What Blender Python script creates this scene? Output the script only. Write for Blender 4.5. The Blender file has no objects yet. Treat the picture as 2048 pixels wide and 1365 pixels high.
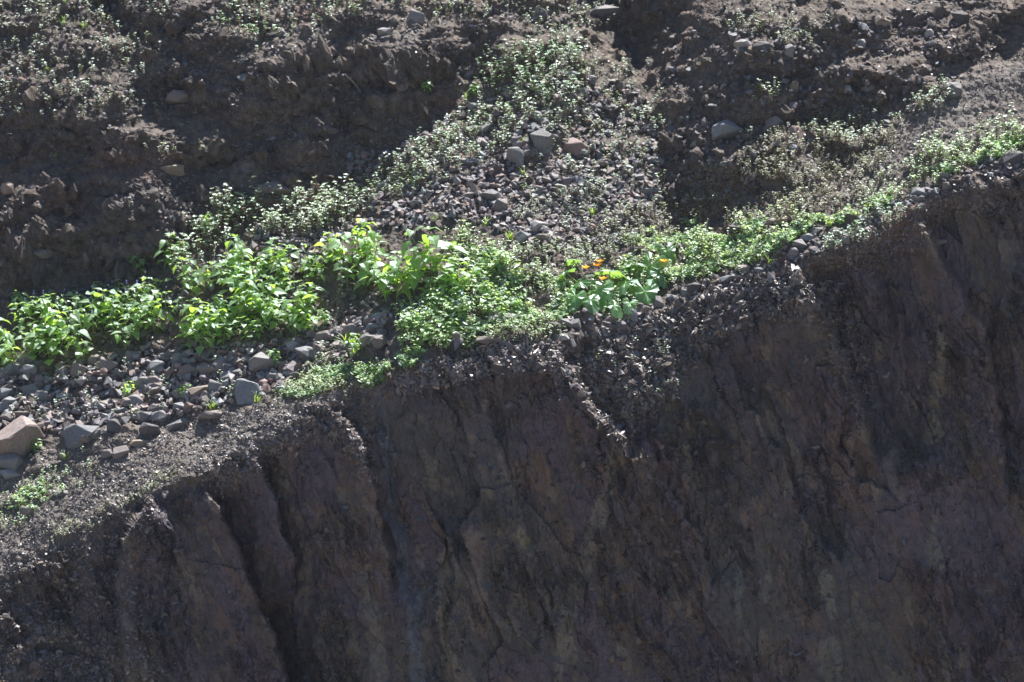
import bpy, bmesh, math, random
import numpy as np
from mathutils import Vector, Matrix, Euler
random.seed(7); RNG = np.random.default_rng(7)
R = math.radians
scene = bpy.context.scene
COL = scene.collection

# ------------------------------------------------------------------ camera, sky, sun, exposure
DIST, PITCH, PIX = 40.0, R(12), 0.0036
FWD = np.array([0, math.cos(PITCH), -math.sin(PITCH)]); UP = np.array([0, math.sin(PITCH), math.cos(PITCH)]); RIGHT = np.array([1., 0, 0])
CAM = -FWD * DIST
cd = bpy.data.cameras.new('camera'); cam = bpy.data.objects.new('camera', cd); COL.objects.link(cam)
cam.location = CAM; cam.rotation_euler = (R(90) - PITCH, 0, 0)
cd.sensor_width = 36; cd.lens = 36 * DIST / (2048 * PIX); cd.clip_start = 0.5; cd.clip_end = 3000
cd.dof.use_dof = True; cd.dof.focus_distance = 39.6; cd.dof.aperture_fstop = 2.2
scene.camera = cam
SUN_EL, SUN_AZ = R(59), R(24)                      # behind the hill, to the right
w = bpy.data.worlds.new('World'); scene.world = w; w.use_nodes = True
nt = w.node_tree; sky = nt.nodes.new('ShaderNodeTexSky'); sky.sky_type = 'NISHITA'; sky.sun_disc = False
sky.sun_elevation = SUN_EL; sky.sun_rotation = SUN_AZ; sky.air_density = 1.0; sky.dust_density = .6; sky.ozone_density = 2.5
bg = nt.nodes['Background']; bg.inputs['Strength'].default_value = 0.06
nt.links.new(sky.outputs[0], bg.inputs[0])
sd = bpy.data.lights.new('sun', 'SUN'); so = bpy.data.objects.new('sun', sd); COL.objects.link(so)
sd.energy = 5.0; sd.angle = R(0.53); sd.color = (1, 0.97, 0.95)
S = Vector((math.sin(SUN_AZ) * math.cos(SUN_EL), math.cos(SUN_AZ) * math.cos(SUN_EL), math.sin(SUN_EL)))
so.rotation_euler = S.to_track_quat('Z', 'Y').to_euler(); so.location = S * 60
vs = scene.view_settings; vs.view_transform = 'Standard'; vs.look = 'None'; vs.exposure = 1.16; vs.gamma = 1

# ------------------------------------------------------------------ numpy helpers
def hash3(i, j, k, seed=0):
    n = (i * 374761393 + j * 668265263 + k * 2147483647 + seed * 1274126177) & 0xFFFFFFFF
    n = ((n ^ (n >> 13)) * 1274126177) & 0xFFFFFFFF
    n = ((n ^ (n >> 16)) * 2246822519) & 0xFFFFFFFF
    return ((n ^ (n >> 15)) & 0xFFFFFF) / float(0xFFFFFF)
def vnoise(p, seed=0):
    f = np.floor(p).astype(np.int64); t = p - f; t = t * t * (3 - 2 * t)
    out = 0
    for a in (0, 1):
        wa = t[..., 0] if a else 1 - t[..., 0]
        for b in (0, 1):
            wb = t[..., 1] if b else 1 - t[..., 1]
            for c in (0, 1):
                wc = t[..., 2] if c else 1 - t[..., 2]
                out = out + wa * wb * wc * hash3(f[..., 0] + a, f[..., 1] + b, f[..., 2] + c, seed)
    return out * 2 - 1
def fbm(p, octaves=4, seed=0, gain=.5):
    s, a = 0, 1.0
    for o in range(octaves):
        s = s + a * vnoise(p * 2.03 ** o + 17.3 * o, seed + o); a *= gain
    return s
def voro(u, v, seed=0):
    """2D cells: returns F1, F2-F1, cell random a, b, local dx, dy"""
    iu = np.floor(u).astype(np.int64); iv = np.floor(v).astype(np.int64)
    f1 = np.full(u.shape, 9.); f2 = np.full(u.shape, 9.); ra = np.zeros(u.shape); rb = np.zeros(u.shape); lx = np.zeros(u.shape); ly = np.zeros(u.shape)
    for a in (-1, 0, 1):
        for b in (-1, 0, 1):
            ci, cj = iu + a, iv + b
            cx = ci + hash3(ci, cj, ci * 0 + 1, seed); cy = cj + hash3(ci, cj, ci * 0 + 2, seed)
            d = np.hypot(u - cx, v - cy); nearer = d < f1
            f2 = np.where(nearer, f1, np.minimum(f2, d))
            ra = np.where(nearer, hash3(ci, cj, ci * 0 + 3, seed), ra); rb = np.where(nearer, hash3(ci, cj, ci * 0 + 4, seed), rb)
            lx = np.where(nearer, u - cx, lx); ly = np.where(nearer, v - cy, ly); f1 = np.where(nearer, d, f1)
    return f1, f2 - f1, ra, rb, lx, ly
def inpoly(X, Y, poly):
    ins = np.zeros(np.shape(X), bool); n = len(poly)
    for i in range(n):
        x1, y1 = poly[i]; x2, y2 = poly[(i + 1) % n]
        if y1 == y2: continue
        c = ((y1 > Y) != (y2 > Y)) & (X < (x2 - x1) * (Y - y1) / (y2 - y1) + x1)
        ins ^= c
    return ins
def blur(a, r):
    if r < 1: return a
    for ax in (0, 1):
        for _ in range(2):
            pad = [(0, 0), (0, 0)]; pad[ax] = (r + 1, r)
            c = np.cumsum(np.pad(a, pad, mode='edge'), axis=ax)
            n = a.shape[ax]
            a = (np.take(c, np.arange(2 * r + 1, 2 * r + 1 + n), axis=ax) - np.take(c, np.arange(0, n), axis=ax)) / (2 * r + 1)
    return a
def sstep(x, a, b):
    t = np.clip((x - a) / (b - a), 0, 1); return t * t * (3 - 2 * t)
def polydist(X, Y, pts):
    """signed distance (positive = right of a line running down the picture) and 0..1 position along"""
    best = np.full(X.shape, 1e9); sgn = np.ones(X.shape); par = np.zeros(X.shape)
    L = [math.hypot(pts[i+1][0]-pts[i][0], pts[i+1][1]-pts[i][1]) for i in range(len(pts)-1)]; tot = sum(L); acc = 0
    for i in range(len(pts) - 1):
        (x1, y1), (x2, y2) = pts[i], pts[i+1]
        dx, dy = x2 - x1, y2 - y1; t = np.clip(((X - x1) * dx + (Y - y1) * dy) / (L[i] ** 2), 0, 1)
        ex, ey = X - x1 - t * dx, Y - y1 - t * dy; d = np.hypot(ex, ey); m = d < best
        best = np.where(m, d, best); sgn = np.where(m, np.sign(dy * (X - x1) - dx * (Y - y1) + 1e-9), sgn)
        par = np.where(m, (acc + t * L[i]) / tot, par); acc += L[i]
    return best * sgn, par

# ------------------------------------------------------------------ shape of the hillside
LIP = [(-1500, 1700), (-600, 1400), (0, 1157), (85, 1109), (164, 1061), (246, 1023), (308, 979), (397, 948), (479, 900), (547, 850), (620, 815), (735, 785),
       (790, 748), (860, 722), (910, 704), (960, 690), (1000, 684), (1060, 685), (1110, 690), (1150, 688), (1230, 665), (1330, 630), (1400, 592),
       (1500, 550), (1590, 530), (1650, 505), (1700, 480), (1790, 462), (1830, 405), (1900, 370), (2048, 338), (2648, 210), (3600, 60)]
lx_, ly_ = np.array(LIP).T
def lipy(x): return np.interp(x, lx_, ly_)
STEP = 6; X0, X1, Y0, Y1 = -900, 2948, -900, 2265
gx_ = np.arange(X0, X1, STEP); gy_ = np.arange(Y0, Y1, STEP); GX, GY = np.meshgrid(gx_, gy_)
theta = np.full(GX.shape, 27.0); lat = np.zeros(GX.shape)
def paint(poly, th=None, gx=None):
    m = inpoly(GX, GY, poly)
    if th is not None: theta[m] = th
    if gx is not None: lat[m] = gx
far_l, far_r = -900, 2948
paint([(far_l, 560), (0, 300), (330, 300), (560, 330), (760, 300), (760, 0), (0, 0), (far_l, 0)], 29)
paint([(far_l, 395), (0, 395), (200, 352), (430, 375), (560, 400), (440, 432), (335, 490), (285, 562), (0, 578), (far_l, 640)], 74)
paint([(far_l, 230), (0, 235), (250, 255), (480, 290), (640, 300), (700, 305), (560, 335), (300, 322), (130, 300), (0, 318), (far_l, 300)], 72)
paint([(290, 158), (400, 140), (480, 140), (620, 78), (760, 86), (960, 80), (1010, 95), (950, 135), (905, 195), (840, 250), (790, 285), (600, 285), (400, 235), (300, 205)], 70)
paint([(860, 90), (1010, 95), (950, 135), (905, 195), (840, 250), (790, 285), (760, 250), (850, 180)], 66, 0.9)
paint([(560, 330), (700, 340), (760, 330), (640, 392), (560, 400)], 66)
paint([(250, 0), (330, 30), (520, 90), (470, 110), (330, 90), (240, 60)], 66)
paint([(1190, far_l), (1400, far_l), (1390, 10), (1330, 62), (1200, 45), (1180, 20)], 72)
paint([(1340, 60), (1400, 100), (1440, 110), (1540, 140), (1640, 118), (1740, 130), (1840, 110), (1810, 180), (1740, 232), (1560, 238), (1480, 250), (1400, 240), (1330, 260)], 65)
paint([(1300, 60), (1400, 20), (1420, 110), (1400, 240), (1370, 330), (1310, 330), (1290, 200)], 46, -.6)
paint([(1330, 220), (1400, 250), (1480, 330), (1540, 345), (1530, 385), (1440, 425), (1340, 445), (1310, 350)], 70, -0.35)
paint([(1760, 250), (1900, 165), (2200, 60), (far_r, -200), (far_r, 100), (2100, 230), (1950, 290), (1790, 370), (1700, 400)], 38)
paint([(1900, 0), (2100, -60), (far_r, -300), (far_r, -900), (1500, -900), (1700, 0)], 44)
below = GY > lipy(GX)
theta[below] = 80; 
left_strip = (GX < 600) & (GY > lipy(GX) - 210) & ~below; theta[left_strip] = 30
paint([(880, 722), (910, 704), (1000, 684), (1110, 690), (1150, 705), (1160, 780), (1100, 738), (1000, 735), (930, 760)], 52)
paint([(1150, 690), (1230, 665), (1330, 630), (1400, 592), (1500, 550), (1590, 530), (1640, 545), (1650, 600), (1560, 630), (1470, 650), (1400, 700), (1340, 770), (1260, 860), (1220, 870), (1160, 780)], 52)
paint([(1360, 760), (1270, 860), (1220, 870), (1160, 780), (1150, 705), (1260, 700)], 50, -0.5)
paint([(1640, 505), (1700, 480), (1790, 462), (1800, 480), (1700, 500), (1640, 530)], 55)
paint([(1830, 405), (1900, 370), (2048, 338), (far_r, 100), (far_r, 150), (2048, 372), (1900, 400), (1850, 450)], 58)
paint([(547, 850), (620, 815), (735, 785), (742, 940), (700, 880), (640, 850), (600, 880), (540, 900)], 56, 0.7)
paint([(397, 948), (479, 900), (547, 850), (560, 900), (480, 960), (430, 985)], 60)
paint([(0, 1157), (85, 1109), (164, 1061), (230, 1120), (200, 1160), (100, 1135), (0, 1190)], 60)
paint([(far_l, 1600), (0, 1215), (120, 1200), (170, 1260), (215, 1365), (250, 1600), (far_l, 2200)], 50)
paint([(540, 1240), (545, 1400), (400, 1400), (420, 1300), (480, 1215)], 66)
# knob of rubble bank at left of the gravel strip
paint([(-60, 130), (60, 150), (200, 215), (60, 225), (-60, 200)], 58); paint([(560, 20), (700, 30), (690, 50), (600, 50)], 64); paint([(1480, 95), (1560, 105), (1540, 130), (1490, 125)], 74)
paint([(1600, 60), (1720, 75), (1800, 60), (1790, 85), (1700, 105), (1610, 85)], 70); paint([(1860, 95), (1960, 90), (2060, 60), (2050, 90), (1950, 125), (1880, 125)], 64); paint([(430, 225), (560, 215), (680, 235), (600, 262), (470, 262)], 78); paint([(1420, 330), (1400, 330)], 60)
theta = blur(theta, 2); lat = blur(lat, 4)
theta = theta + 17 * fbm(np.stack([GX / 80., GY / 34., GX * 0 + 3], -1), 3, 5) * ((GY < lipy(GX) - 150) & ((GY < 300) | (GX < 300)) & ~((GX > 1700) & (GY > 160)) | (theta > 60) & ~below) + 5 * fbm(np.stack([GX / 90., GY / 55., GX * 0 + 3], -1), 3, 5) * (theta < 60) + 5 * fbm(np.stack([GX / 60., GY / 90., GX * 0 + 9], -1), 2, 8)
theta = np.clip(theta, 12, 92)
gyf = -PIX / np.tan(np.radians(theta) + PITCH) * STEP; gxf = lat * PIX * STEP
gxf = gxf + PIX * STEP * 0.10 * np.where(below, -1, 0)
# least-squares integration (cosine transform Poisson solve)
ny, nx = GX.shape
div = np.zeros(GX.shape)
mx = (gxf[:, 1:] + gxf[:, :-1]) / 2; my = (gyf[1:] + gyf[:-1]) / 2
WX = 0.07   # sideways gradients count for less: keeps benches and banks crisp
div[:, :-1] += WX * mx; div[:, 1:] -= WX * mx; div[:-1] += my; div[1:] -= my
def dct2(a):
    e = np.concatenate([a, a[::-1]], 0); e = np.concatenate([e, e[:, ::-1]], 1); return np.fft.rfft2(e)
F = dct2(div); kx = np.arange(F.shape[1]); ky = np.fft.fftfreq(2 * ny) * 2 * ny
den = (2 * np.cos(np.pi * ky / ny) - 2)[:, None] + WX * (2 * np.cos(np.pi * kx / nx) - 2)[None]
den[0, 0] = 1; F /= den; F[0, 0] = 0
T = np.fft.irfft2(F, (2 * ny, 2 * nx))[:ny, :nx]
T -= T[np.argmin(abs(gy_ - 690)), np.argmin(abs(gx_ - 1000))]
def bil(A, xs, ys, X, Y):
    fx = np.clip(np.interp(X, xs, np.arange(len(xs))), 0, len(xs) - 1.001); fy = np.clip(np.interp(Y, ys, np.arange(len(ys))), 0, len(ys) - 1.001)
    i = fx.astype(int); j = fy.astype(int); a = fx - i; b = fy - j
    if A.ndim == 3: a = a[..., None]; b = b[..., None]
    return A[j, i] * (1 - a) * (1 - b) + A[j, i+1] * a * (1 - b) + A[j+1, i] * (1 - a) * b + A[j+1, i+1] * a * b
def axis(lo, hi, a, b, s):
    main = np.arange(a, b, s); l = [a]; st = s
    while l[-1] > lo: st = min(st * 1.12, 40); l.append(l[-1] - st)
    h = [main[-1]]; st = s
    while h[-1] < hi: st = min(st * 1.12, 40); h.append(h[-1] + st)
    return np.concatenate([np.array(l[1:][::-1]), main, np.array(h[1:])])
ax = axis(X0 + 8, X1 - 20, -60, 2110, 2.6); ay = axis(Y0 + 8, Y1 - 20, -60, 1430, 2.6)
PX, PY = np.meshgrid(ax, ay)
t = bil(T, gx_, gy_, PX, PY) + DIST
LY = lipy(PX); cl = sstep(PY - LY, 0, 26)                   # 1 on the cliff
crown = np.zeros(PX.shape)
for pl in ([(870, 725), (1000, 680), (1110, 686), (1170, 700), (1330, 630), (1500, 548), (1600, 525), (1660, 560), (1690, 700), (1560, 640), (1470, 660), (1400, 710), (1340, 780), (1250, 880), (1215, 870), (1150, 790), (1100, 742), (1000, 738), (930, 762)],
           [(540, 850), (735, 785), (745, 1000), (690, 900), (620, 870), (540, 900), (440, 980), (397, 948)], [(0, 1215), (130, 1200), (215, 1365), (0, 1500)],
           [(1640, 500), (1790, 458), (1900, 365), (2110, 320), (2110, 400), (1900, 410), (1820, 500), (1660, 560)], [(0, 1150), (164, 1061), (240, 1120), (100, 1160), (0, 1200)]):
    crown = np.maximum(crown, inpoly(PX, PY, pl).astype(float))
crown = blur(crown, 9); crown = np.clip(crown + .35 * fbm(np.stack([PX / 30., PY / 40., PX * 0 + 7], -1), 3, 36) * (crown > .03) * (crown < .97), 0, 1)
creases = [  # polyline down the picture, depth jump right of it (m), width of the jump, how far it heals
    ([(405, 955), (440, 1030), (470, 1090), (500, 1170), (540, 1270), (575, 1365), (620, 1500)], 0.30, 10, 60),
    ([(500, 905), (540, 985), (560, 1060), (585, 1120), (575, 1230)], 0.22, 8, 55),
    ([(650, 815), (700, 850), (732, 920), (745, 985), (772, 1100), (790, 1220)], 0.20, 8, 90),
    ([(300, 985), (240, 1080), (225, 1180), (235, 1290), (250, 1420)], -0.20, 12, 70),
    ([(520, 1210), (545, 1270), (560, 1330), (600, 1450)], 0.30, 9, 70),
    ([(1110, 690), (1135, 760), (1170, 810), (1232, 868), (1260, 930)], 0.19, 18, 110),
    ([(1600, 535), (1640, 620), (1665, 690), (1700, 760), (1735, 860), (1750, 960)], 0.30, 14, 170),
    ([(1830, 410), (1850, 470), (1900, 560), (1960, 660), (1990, 820), (2010, 1000)], 0.22, 14, 130),
    ([(1660, 740), (1690, 800), (1675, 900), (1720, 960), (1800, 1010)], 0.08, 6, 90),
    ([(960, 760), (1000, 900), (1040, 1020), (1060, 1100), (1110, 1260)], 0.10, 8, 90),
    ([(1290, 880), (1330, 980), (1400, 1080), (1420, 1200)], 0.12, 8, 90),
    ([(1450, 700), (1480, 800), (1560, 900), (1600, 1040), (1700, 1150)], 0.12, 7, 90),
    ([(880, 1030), (905, 1150), (890, 1300), (930, 1450)], -0.09, 8, 90)]
for pts, h, wd, W in creases:
    s, par = polydist(PX, PY, pts); s = s + 6 * fbm(np.stack([PX / 26., PY / 26., PX * 0], -1), 3, 21)
    env = sstep(par, 0, .10) * (1 - sstep(par, .8, 1.0)); t += h * env * sstep(s, 0, wd) * np.exp(-np.maximum(s - wd, 0) / W) - h * .35 * env * sstep(-s, 70, 0) * (s < 0) - h * .35 * env * (s >= 0) * (1 - sstep(s, 0, wd))
# faceted rock: tilted cells stretched along the dip
def aniso(sx, sy, shear=0.32, wob=14, seed=3):
    wx = wob * fbm(np.stack([PX / 70., PY / 70., PX * 0 + seed], -1), 3, seed)
    return (PX - shear * PY + wx) / sx, (PY + wx * .7) / sy
cellcol = []
for sx, sy, amp, til, sh, sd_, wb in ((150, 340, .045, .08, .30, 31, 12), (52, 150, .024, .040, .34, 41, 10), (19, 52, .012, .018, .25, 51, 6), (7, 17, .004, .006, .3, 61, 5)):
    u, v = aniso(sx, sy, sh, wb, sd_); f1, e, ra, rb, lx, ly = voro(u, v, sd_)
    damp = 1 - .55 * crown
    sel = .25 + .75 * sstep(fbm(np.stack([PX / 130., PY / 170., PX * 0 + sd_], -1), 2, sd_ + 2), -.4, .5)
    t += cl * damp * sel * ((ra - .5) * amp * .75 + (lx * (rb - .5) + ly * (ra * 7 % 1 - .5)) * til * 2)
    cellcol.append((ra, rb, e))
def streak(a, b, shear, seed, octv=3):
    wx = 10 * fbm(np.stack([PX / 60., PY / 60., PX * 0 + seed], -1), 2, seed)
    return fbm(np.stack([(PX - shear * PY + wx) / a, (PY + wx) / b, PX * 0 + seed], -1), octv, seed)
fol = streak(9, 60, .30, 81); fol2 = streak(30, 170, .34, 84); fol3 = 1 - np.abs(streak(55, 260, .42, 87)) ; patchy = sstep(fbm(np.stack([PX / 110., PY / 150., PX * 0 + 4], -1), 3, 88), -.3, .35)
fine_st = streak(5, 26, .22, 93, 3); chunk = streak(13, 34, .15, 95, 2)
t += cl * (fol * .013 * (.25 + .75 * patchy) + fine_st * .006 * (.3 + .7 * patchy) + fol2 * .022 - .06 * sstep(fol3, .92, 1.) * patchy + .016 * np.round(chunk * 2.2) * patchy)
up_ = (1 - sstep(PY - LY, -150, -110)) * (1 - sstep(PX - 300, 0, 250) * sstep(PY, 380, 450)); wl_ = 14 * fbm(np.stack([PX / 90., PY / 60., PX * 0], -1), 2, 33)
ledge = fbm(np.stack([(PX + PY * .3) / 75., (PY + wl_ + .12 * PX) / 15., PX * 0 + 6], -1), 3, 34); ledge2 = np.maximum(fbm(np.stack([(PX + PY * .3) / 120., (PY + 2 * wl_ + .2 * PX) / 38., PX * 0 + 8], -1), 2, 35), -.3)
chute = inpoly(PX, PY, [(640, 480), (760, 320), (960, 190), (1100, 120), (1330, 180), (1330, 460), (1150, 640), (800, 640)]) | inpoly(PX, PY, [(1780, 230), (1900, 150), (2300, 60), (2300, 240), (1950, 300), (1790, 380), (1650, 430)])
t += up_ * (1 - .85 * blur(chute.astype(float), 6)) * (ledge * .026 - ledge2 * .075)
P = CAM + t[..., None] * (FWD + ((PX - 1024) * PIX / DIST)[..., None] * RIGHT - ((PY - 682.5) * PIX / DIST)[..., None] * UP)
def normals(P):
    du = np.gradient(P, axis=1); dv = np.gradient(P, axis=0); n = np.cross(dv, du); return n / np.maximum(np.linalg.norm(n, axis=-1, keepdims=True), 1e-9)
N = normals(P)
bank = sstep(bil(theta, gx_, gy_, PX, PY), 45, 62) * (1 - cl)
lump = fbm(P * 9, 3, 77); smoothz = np.clip(blur(inpoly(PX, PY, [(1780, 230), (1900, 150), (2300, 60), (2300, 240), (1950, 300), (1790, 380), (1650, 430)]).astype(float), 8) + sstep(PY - LY, -170, -120) * (PX < 700), 0, 1)
rough = fbm(P * 2.4, 2, 70) * .04 + (np.maximum(lump, -.2) ** 2 * .05 + lump * .018) * (1 - .75 * smoothz) + fbm(P * 30, 3, 72) * .011
ridged = 1 - np.abs(fbm(P * 11, 3, 73))
d = (1 - cl) * (rough * (.75 + .7 * bank) + bank * .03 * ridged) + cl * (fbm(P * np.array([9, 9, 5]), 3, 74) * .014 + fbm(P * np.array([46, 46, 22]), 3, 75) * .0075) + crown * (fbm(P * 13, 3, 76) * .045)
P = P + N * d[..., None]
N = normals(P)
def at(px, py, A=None):
    return bil(P if A is None else A, ax, ay, np.asarray(px, float), np.asarray(py, float))

# ------------------------------------------------------------------ materials
def new_mat(name):
    m = bpy.data.materials.new(name); m.use_nodes = True; nt = m.node_tree; return m, nt, nt.nodes['Principled BSDF']
def N_(nt, kind, **kw):
    n = nt.nodes.new(kind)
    for k, v in kw.items():
        if k in n.inputs: n.inputs[k].default_value = v
        else: setattr(n, k, v)
    return n
def mineral(name, rough=.75, fine=90., bump=.35, dist=.004, var=.45, spec=.5, mid=22.):
    m, nt, b = new_mat(name); L = nt.links.new
    a = N_(nt, 'ShaderNodeAttribute', attribute_name='col'); g = N_(nt, 'ShaderNodeNewGeometry'); tc = N_(nt, 'ShaderNodeTexCoord')
    n1 = N_(nt, 'ShaderNodeTexNoise', Scale=fine, Detail=4., Roughness=.65); n2 = N_(nt, 'ShaderNodeTexNoise', Scale=mid, Detail=5., Roughness=.6)
    L(tc.outputs['Object'], n1.inputs['Vector']); L(tc.outputs['Object'], n2.inputs['Vector'])
    r1 = N_(nt, 'ShaderNodeMapRange'); r1.inputs[1].default_value = .3; r1.inputs[2].default_value = .7; r1.inputs[3].default_value = 1 - var; r1.inputs[4].default_value = 1 + var; L(n1.outputs['Fac'], r1.inputs[0])
    r2 = N_(nt, 'ShaderNodeMapRange'); r2.inputs[1].default_value = .3; r2.inputs[2].default_value = .7; r2.inputs[3].default_value = 1 - var * .6; r2.inputs[4].default_value = 1 + var * .6; L(n2.outputs['Fac'], r2.inputs[0])
    mu = N_(nt, 'ShaderNodeMath', operation='MULTIPLY'); L(r1.outputs[0], mu.inputs[0]); L(r2.outputs[0], mu.inputs[1])
    vm = N_(nt, 'ShaderNodeVectorMath', operation='SCALE'); L(a.outputs['Color'], vm.inputs[0]); L(mu.outputs[0], vm.inputs['Scale']); L(vm.outputs[0], b.inputs['Base Color'])
    bp = N_(nt, 'ShaderNodeBump', Strength=bump, Distance=dist); L(n1.outputs['Fac'], bp.inputs['Height']); L(bp.outputs[0], b.inputs['Normal'])
    b.inputs['Roughness'].default_value = rough; b.inputs['Specular IOR Level'].default_value = spec
    return m
M_soil = mineral('soil', .8, 110, .6, .006, .5, .35); M_cliff = mineral('mudstone', .72, 95, .5, .005, .38, .4, 14.)
M_stone = mineral('stone', .62, 70, .7, .004, .42, .45, 18.)
M_chip = mineral('chip', .48, 120, .2, .001, .3, .7, 30.)
def leafmat(name, c, tr, mixf=.45, gl=.16, rough=.38, attr=True):
    m, nt, b = new_mat(name); L = nt.links.new; out = nt.nodes['Material Output']; nt.nodes.remove(b)
    oi = N_(nt, 'ShaderNodeObjectInfo'); geo = N_(nt, 'ShaderNodeNewGeometry')
    rnd = N_(nt, 'ShaderNodeMath', operation='ADD'); L(oi.outputs['Random'], rnd.inputs[0]); L(geo.outputs['Random Per Island'], rnd.inputs[1])
    mr = N_(nt, 'ShaderNodeMapRange'); mr.inputs[2].default_value = 2; mr.inputs[3].default_value = .62; mr.inputs[4].default_value = 1.38; L(rnd.outputs[0], mr.inputs[0])
    at_ = N_(nt, 'ShaderNodeAttribute', attribute_name='col')
    def tint(col):
        v = N_(nt, 'ShaderNodeVectorMath', operation='SCALE'); v.inputs[0].default_value = col; L(mr.outputs[0], v.inputs['Scale'])
        w_ = N_(nt, 'ShaderNodeVectorMath', operation='MULTIPLY'); L(v.outputs[0], w_.inputs[0])
        if attr:
            L(at_.outputs['Color'], w_.inputs[1])
            gt = N_(nt, 'ShaderNodeMapRange'); gt.inputs[1].default_value = .88; gt.inputs[2].default_value = 1.; gt.inputs[3].default_value = 0; gt.inputs[4].default_value = .75; L(geo.outputs['Random Per Island'], gt.inputs[0])
            mxx = N_(nt, 'ShaderNodeMix', data_type='RGBA'); L(gt.outputs[0], mxx.inputs[0]); L(w_.outputs[0], mxx.inputs[6]); mxx.inputs[7].default_value = (.42, .33, .10, 1)
            class Q: outputs = [mxx.outputs[2]]
            return Q
        else: w_.inputs[1].default_value = (1, 1, 1)
        return w_
    d_ = N_(nt, 'ShaderNodeBsdfDiffuse'); L(tint(c).outputs[0], d_.inputs['Color'])
    t_ = N_(nt, 'ShaderNodeBsdfTranslucent'); L(tint(tr).outputs[0], t_.inputs['Color'])
    g_ = N_(nt, 'ShaderNodeBsdfGlossy', Roughness=rough); g_.inputs['Color'].default_value = (.85, .95, 1, 1)
    m1 = N_(nt, 'ShaderNodeMixShader', Fac=mixf); L(d_.outputs[0], m1.inputs[1]); L(t_.outputs[0], m1.inputs[2])
    lw = N_(nt, 'ShaderNodeLayerWeight', Blend=.35); ml = N_(nt, 'ShaderNodeMath', operation='MULTIPLY_ADD'); ml.inputs[1].default_value = gl * 1.8; ml.inputs[2].default_value = gl * .4; L(lw.outputs['Facing'], ml.inputs[0])
    m2 = N_(nt, 'ShaderNodeMixShader'); L(ml.outputs[0], m2.inputs[0]); L(m1.outputs[0], m2.inputs[1]); L(g_.outputs[0], m2.inputs[2]); L(m2.outputs[0], out.inputs[0])
    return m
M_leaf = leafmat('broad_leaf', (.19, .33, .10), (.58, .86, .12), .55, .09, .55)
M_leaf2 = leafmat('light_leaf', (.27, .41, .15), (.66, .92, .20), .5, .11, .5)
M_weed = leafmat('pale_weed_leaf', (.34, .41, .31), (.48, .60, .32), .42, .14, .45)
M_mat = leafmat('low_cover_leaf', (.32, .43, .19), (.70, .90, .28), .5, .10, .5)
M_grass = leafmat('grass_blade', (.18, .30, .05), (.5, .70, .1), .5, .1, .45)
M_squash = leafmat('squash_leaf', (.10, .22, .07), (.36, .62, .10), .48, .12, .4)
M_stem = leafmat('green_stem', (.17, .27, .07), (.3, .42, .08), .25, .08, .5)
M_redstem = leafmat('red_stem', (.22, .09, .06), (.35, .1, .06), .2, .05, .5)
M_blue = leafmat('blue_petal', (.30, .34, .68), (.4, .45, .85), .35, .05, .5, False)
M_orange = leafmat('orange_petal', (.95, .50, .02), (1., .5, .02), .35, .04, .5, False)
def plain(name, c, rough=.7, spec=.3):
    m, nt, b = new_mat(name); n = N_(nt, 'ShaderNodeTexNoise', Scale=160., Detail=3.); tc = N_(nt, 'ShaderNodeTexCoord'); nt.links.new(tc.outputs['Object'], n.inputs['Vector'])
    r = N_(nt, 'ShaderNodeMapRange'); r.inputs[3].default_value = .7; r.inputs[4].default_value = 1.3; nt.links.new(n.outputs['Fac'], r.inputs[0])
    v = N_(nt, 'ShaderNodeVectorMath', operation='SCALE'); v.inputs[0].default_value = c; nt.links.new(r.outputs[0], v.inputs['Scale']); nt.links.new(v.outputs[0], b.inputs['Base Color'])
    b.inputs['Roughness'].default_value = rough; b.inputs['Specular IOR Level'].default_value = spec; return m

# ------------------------------------------------------------------ mesh writing
def mesh_np(name, V, Fc, mat, col=None, smooth=False):
    V = np.asarray(V, np.float32).reshape(-1, 3); Fc = np.asarray(Fc, np.int32); k = Fc.shape[1]
    me = bpy.data.meshes.new(name); me.vertices.add(len(V)); me.vertices.foreach_set('co', V.ravel())
    me.loops.add(Fc.size); me.loops.foreach_set('vertex_index', Fc.ravel()); me.polygons.add(len(Fc))
    me.polygons.foreach_set('loop_start', np.arange(0, Fc.size, k, dtype=np.int32)); me.polygons.foreach_set('loop_total', np.full(len(Fc), k, np.int32))
    me.polygons.foreach_set('use_smooth', np.full(len(Fc), smooth)); me.update(calc_edges=True)
    if col is not None:
        a = me.color_attributes.new('col', 'FLOAT_COLOR', 'POINT'); c = np.ones((len(V), 4), np.float32); c[:, :3] = col; a.data.foreach_set('color', c.ravel())
    me.materials.append(mat); return me
def link(name, me, parent=None):
    o = bpy.data.objects.new(name, me); COL.objects.link(o)
    if parent: o.parent = parent
    return o
def tag(o, label=None, cat=None, group=None, kind=None):
    if label: o['label'] = label
    if cat: o['category'] = cat
    if group: o['group'] = group
    if kind: o['kind'] = kind
    return o
def empty(name, loc=(0, 0, 0)):
    o = bpy.data.objects.new(name, None); COL.objects.link(o); o.location = loc; o.empty_display_size = .05; return o
def copy_tree(o, parent=None):
    c = o.copy(); COL.objects.link(c); c.parent = parent
    for ch in o.children: copy_tree(ch, c)
    return c
class Geo:            # triangles gathered in numpy, with a colour per vertex
    def __init__(s): s.v, s.f, s.c, s.n = [], [], [], 0
    def add(s, V, Fc, c=(1, 1, 1)):
        V = np.asarray(V, float); s.v.append(V); s.f.append(np.asarray(Fc, int) + s.n); s.n += len(V)
        s.c.append(np.broadcast_to(np.asarray(c, float), (len(V), 3)))
    def arr(s): return np.concatenate(s.v), np.concatenate(s.f), np.concatenate(s.c)
    def mesh(s, name, mat, smooth=False):
        v, f, c = s.arr(); return mesh_np(name, v, f, mat, c, smooth)

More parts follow.
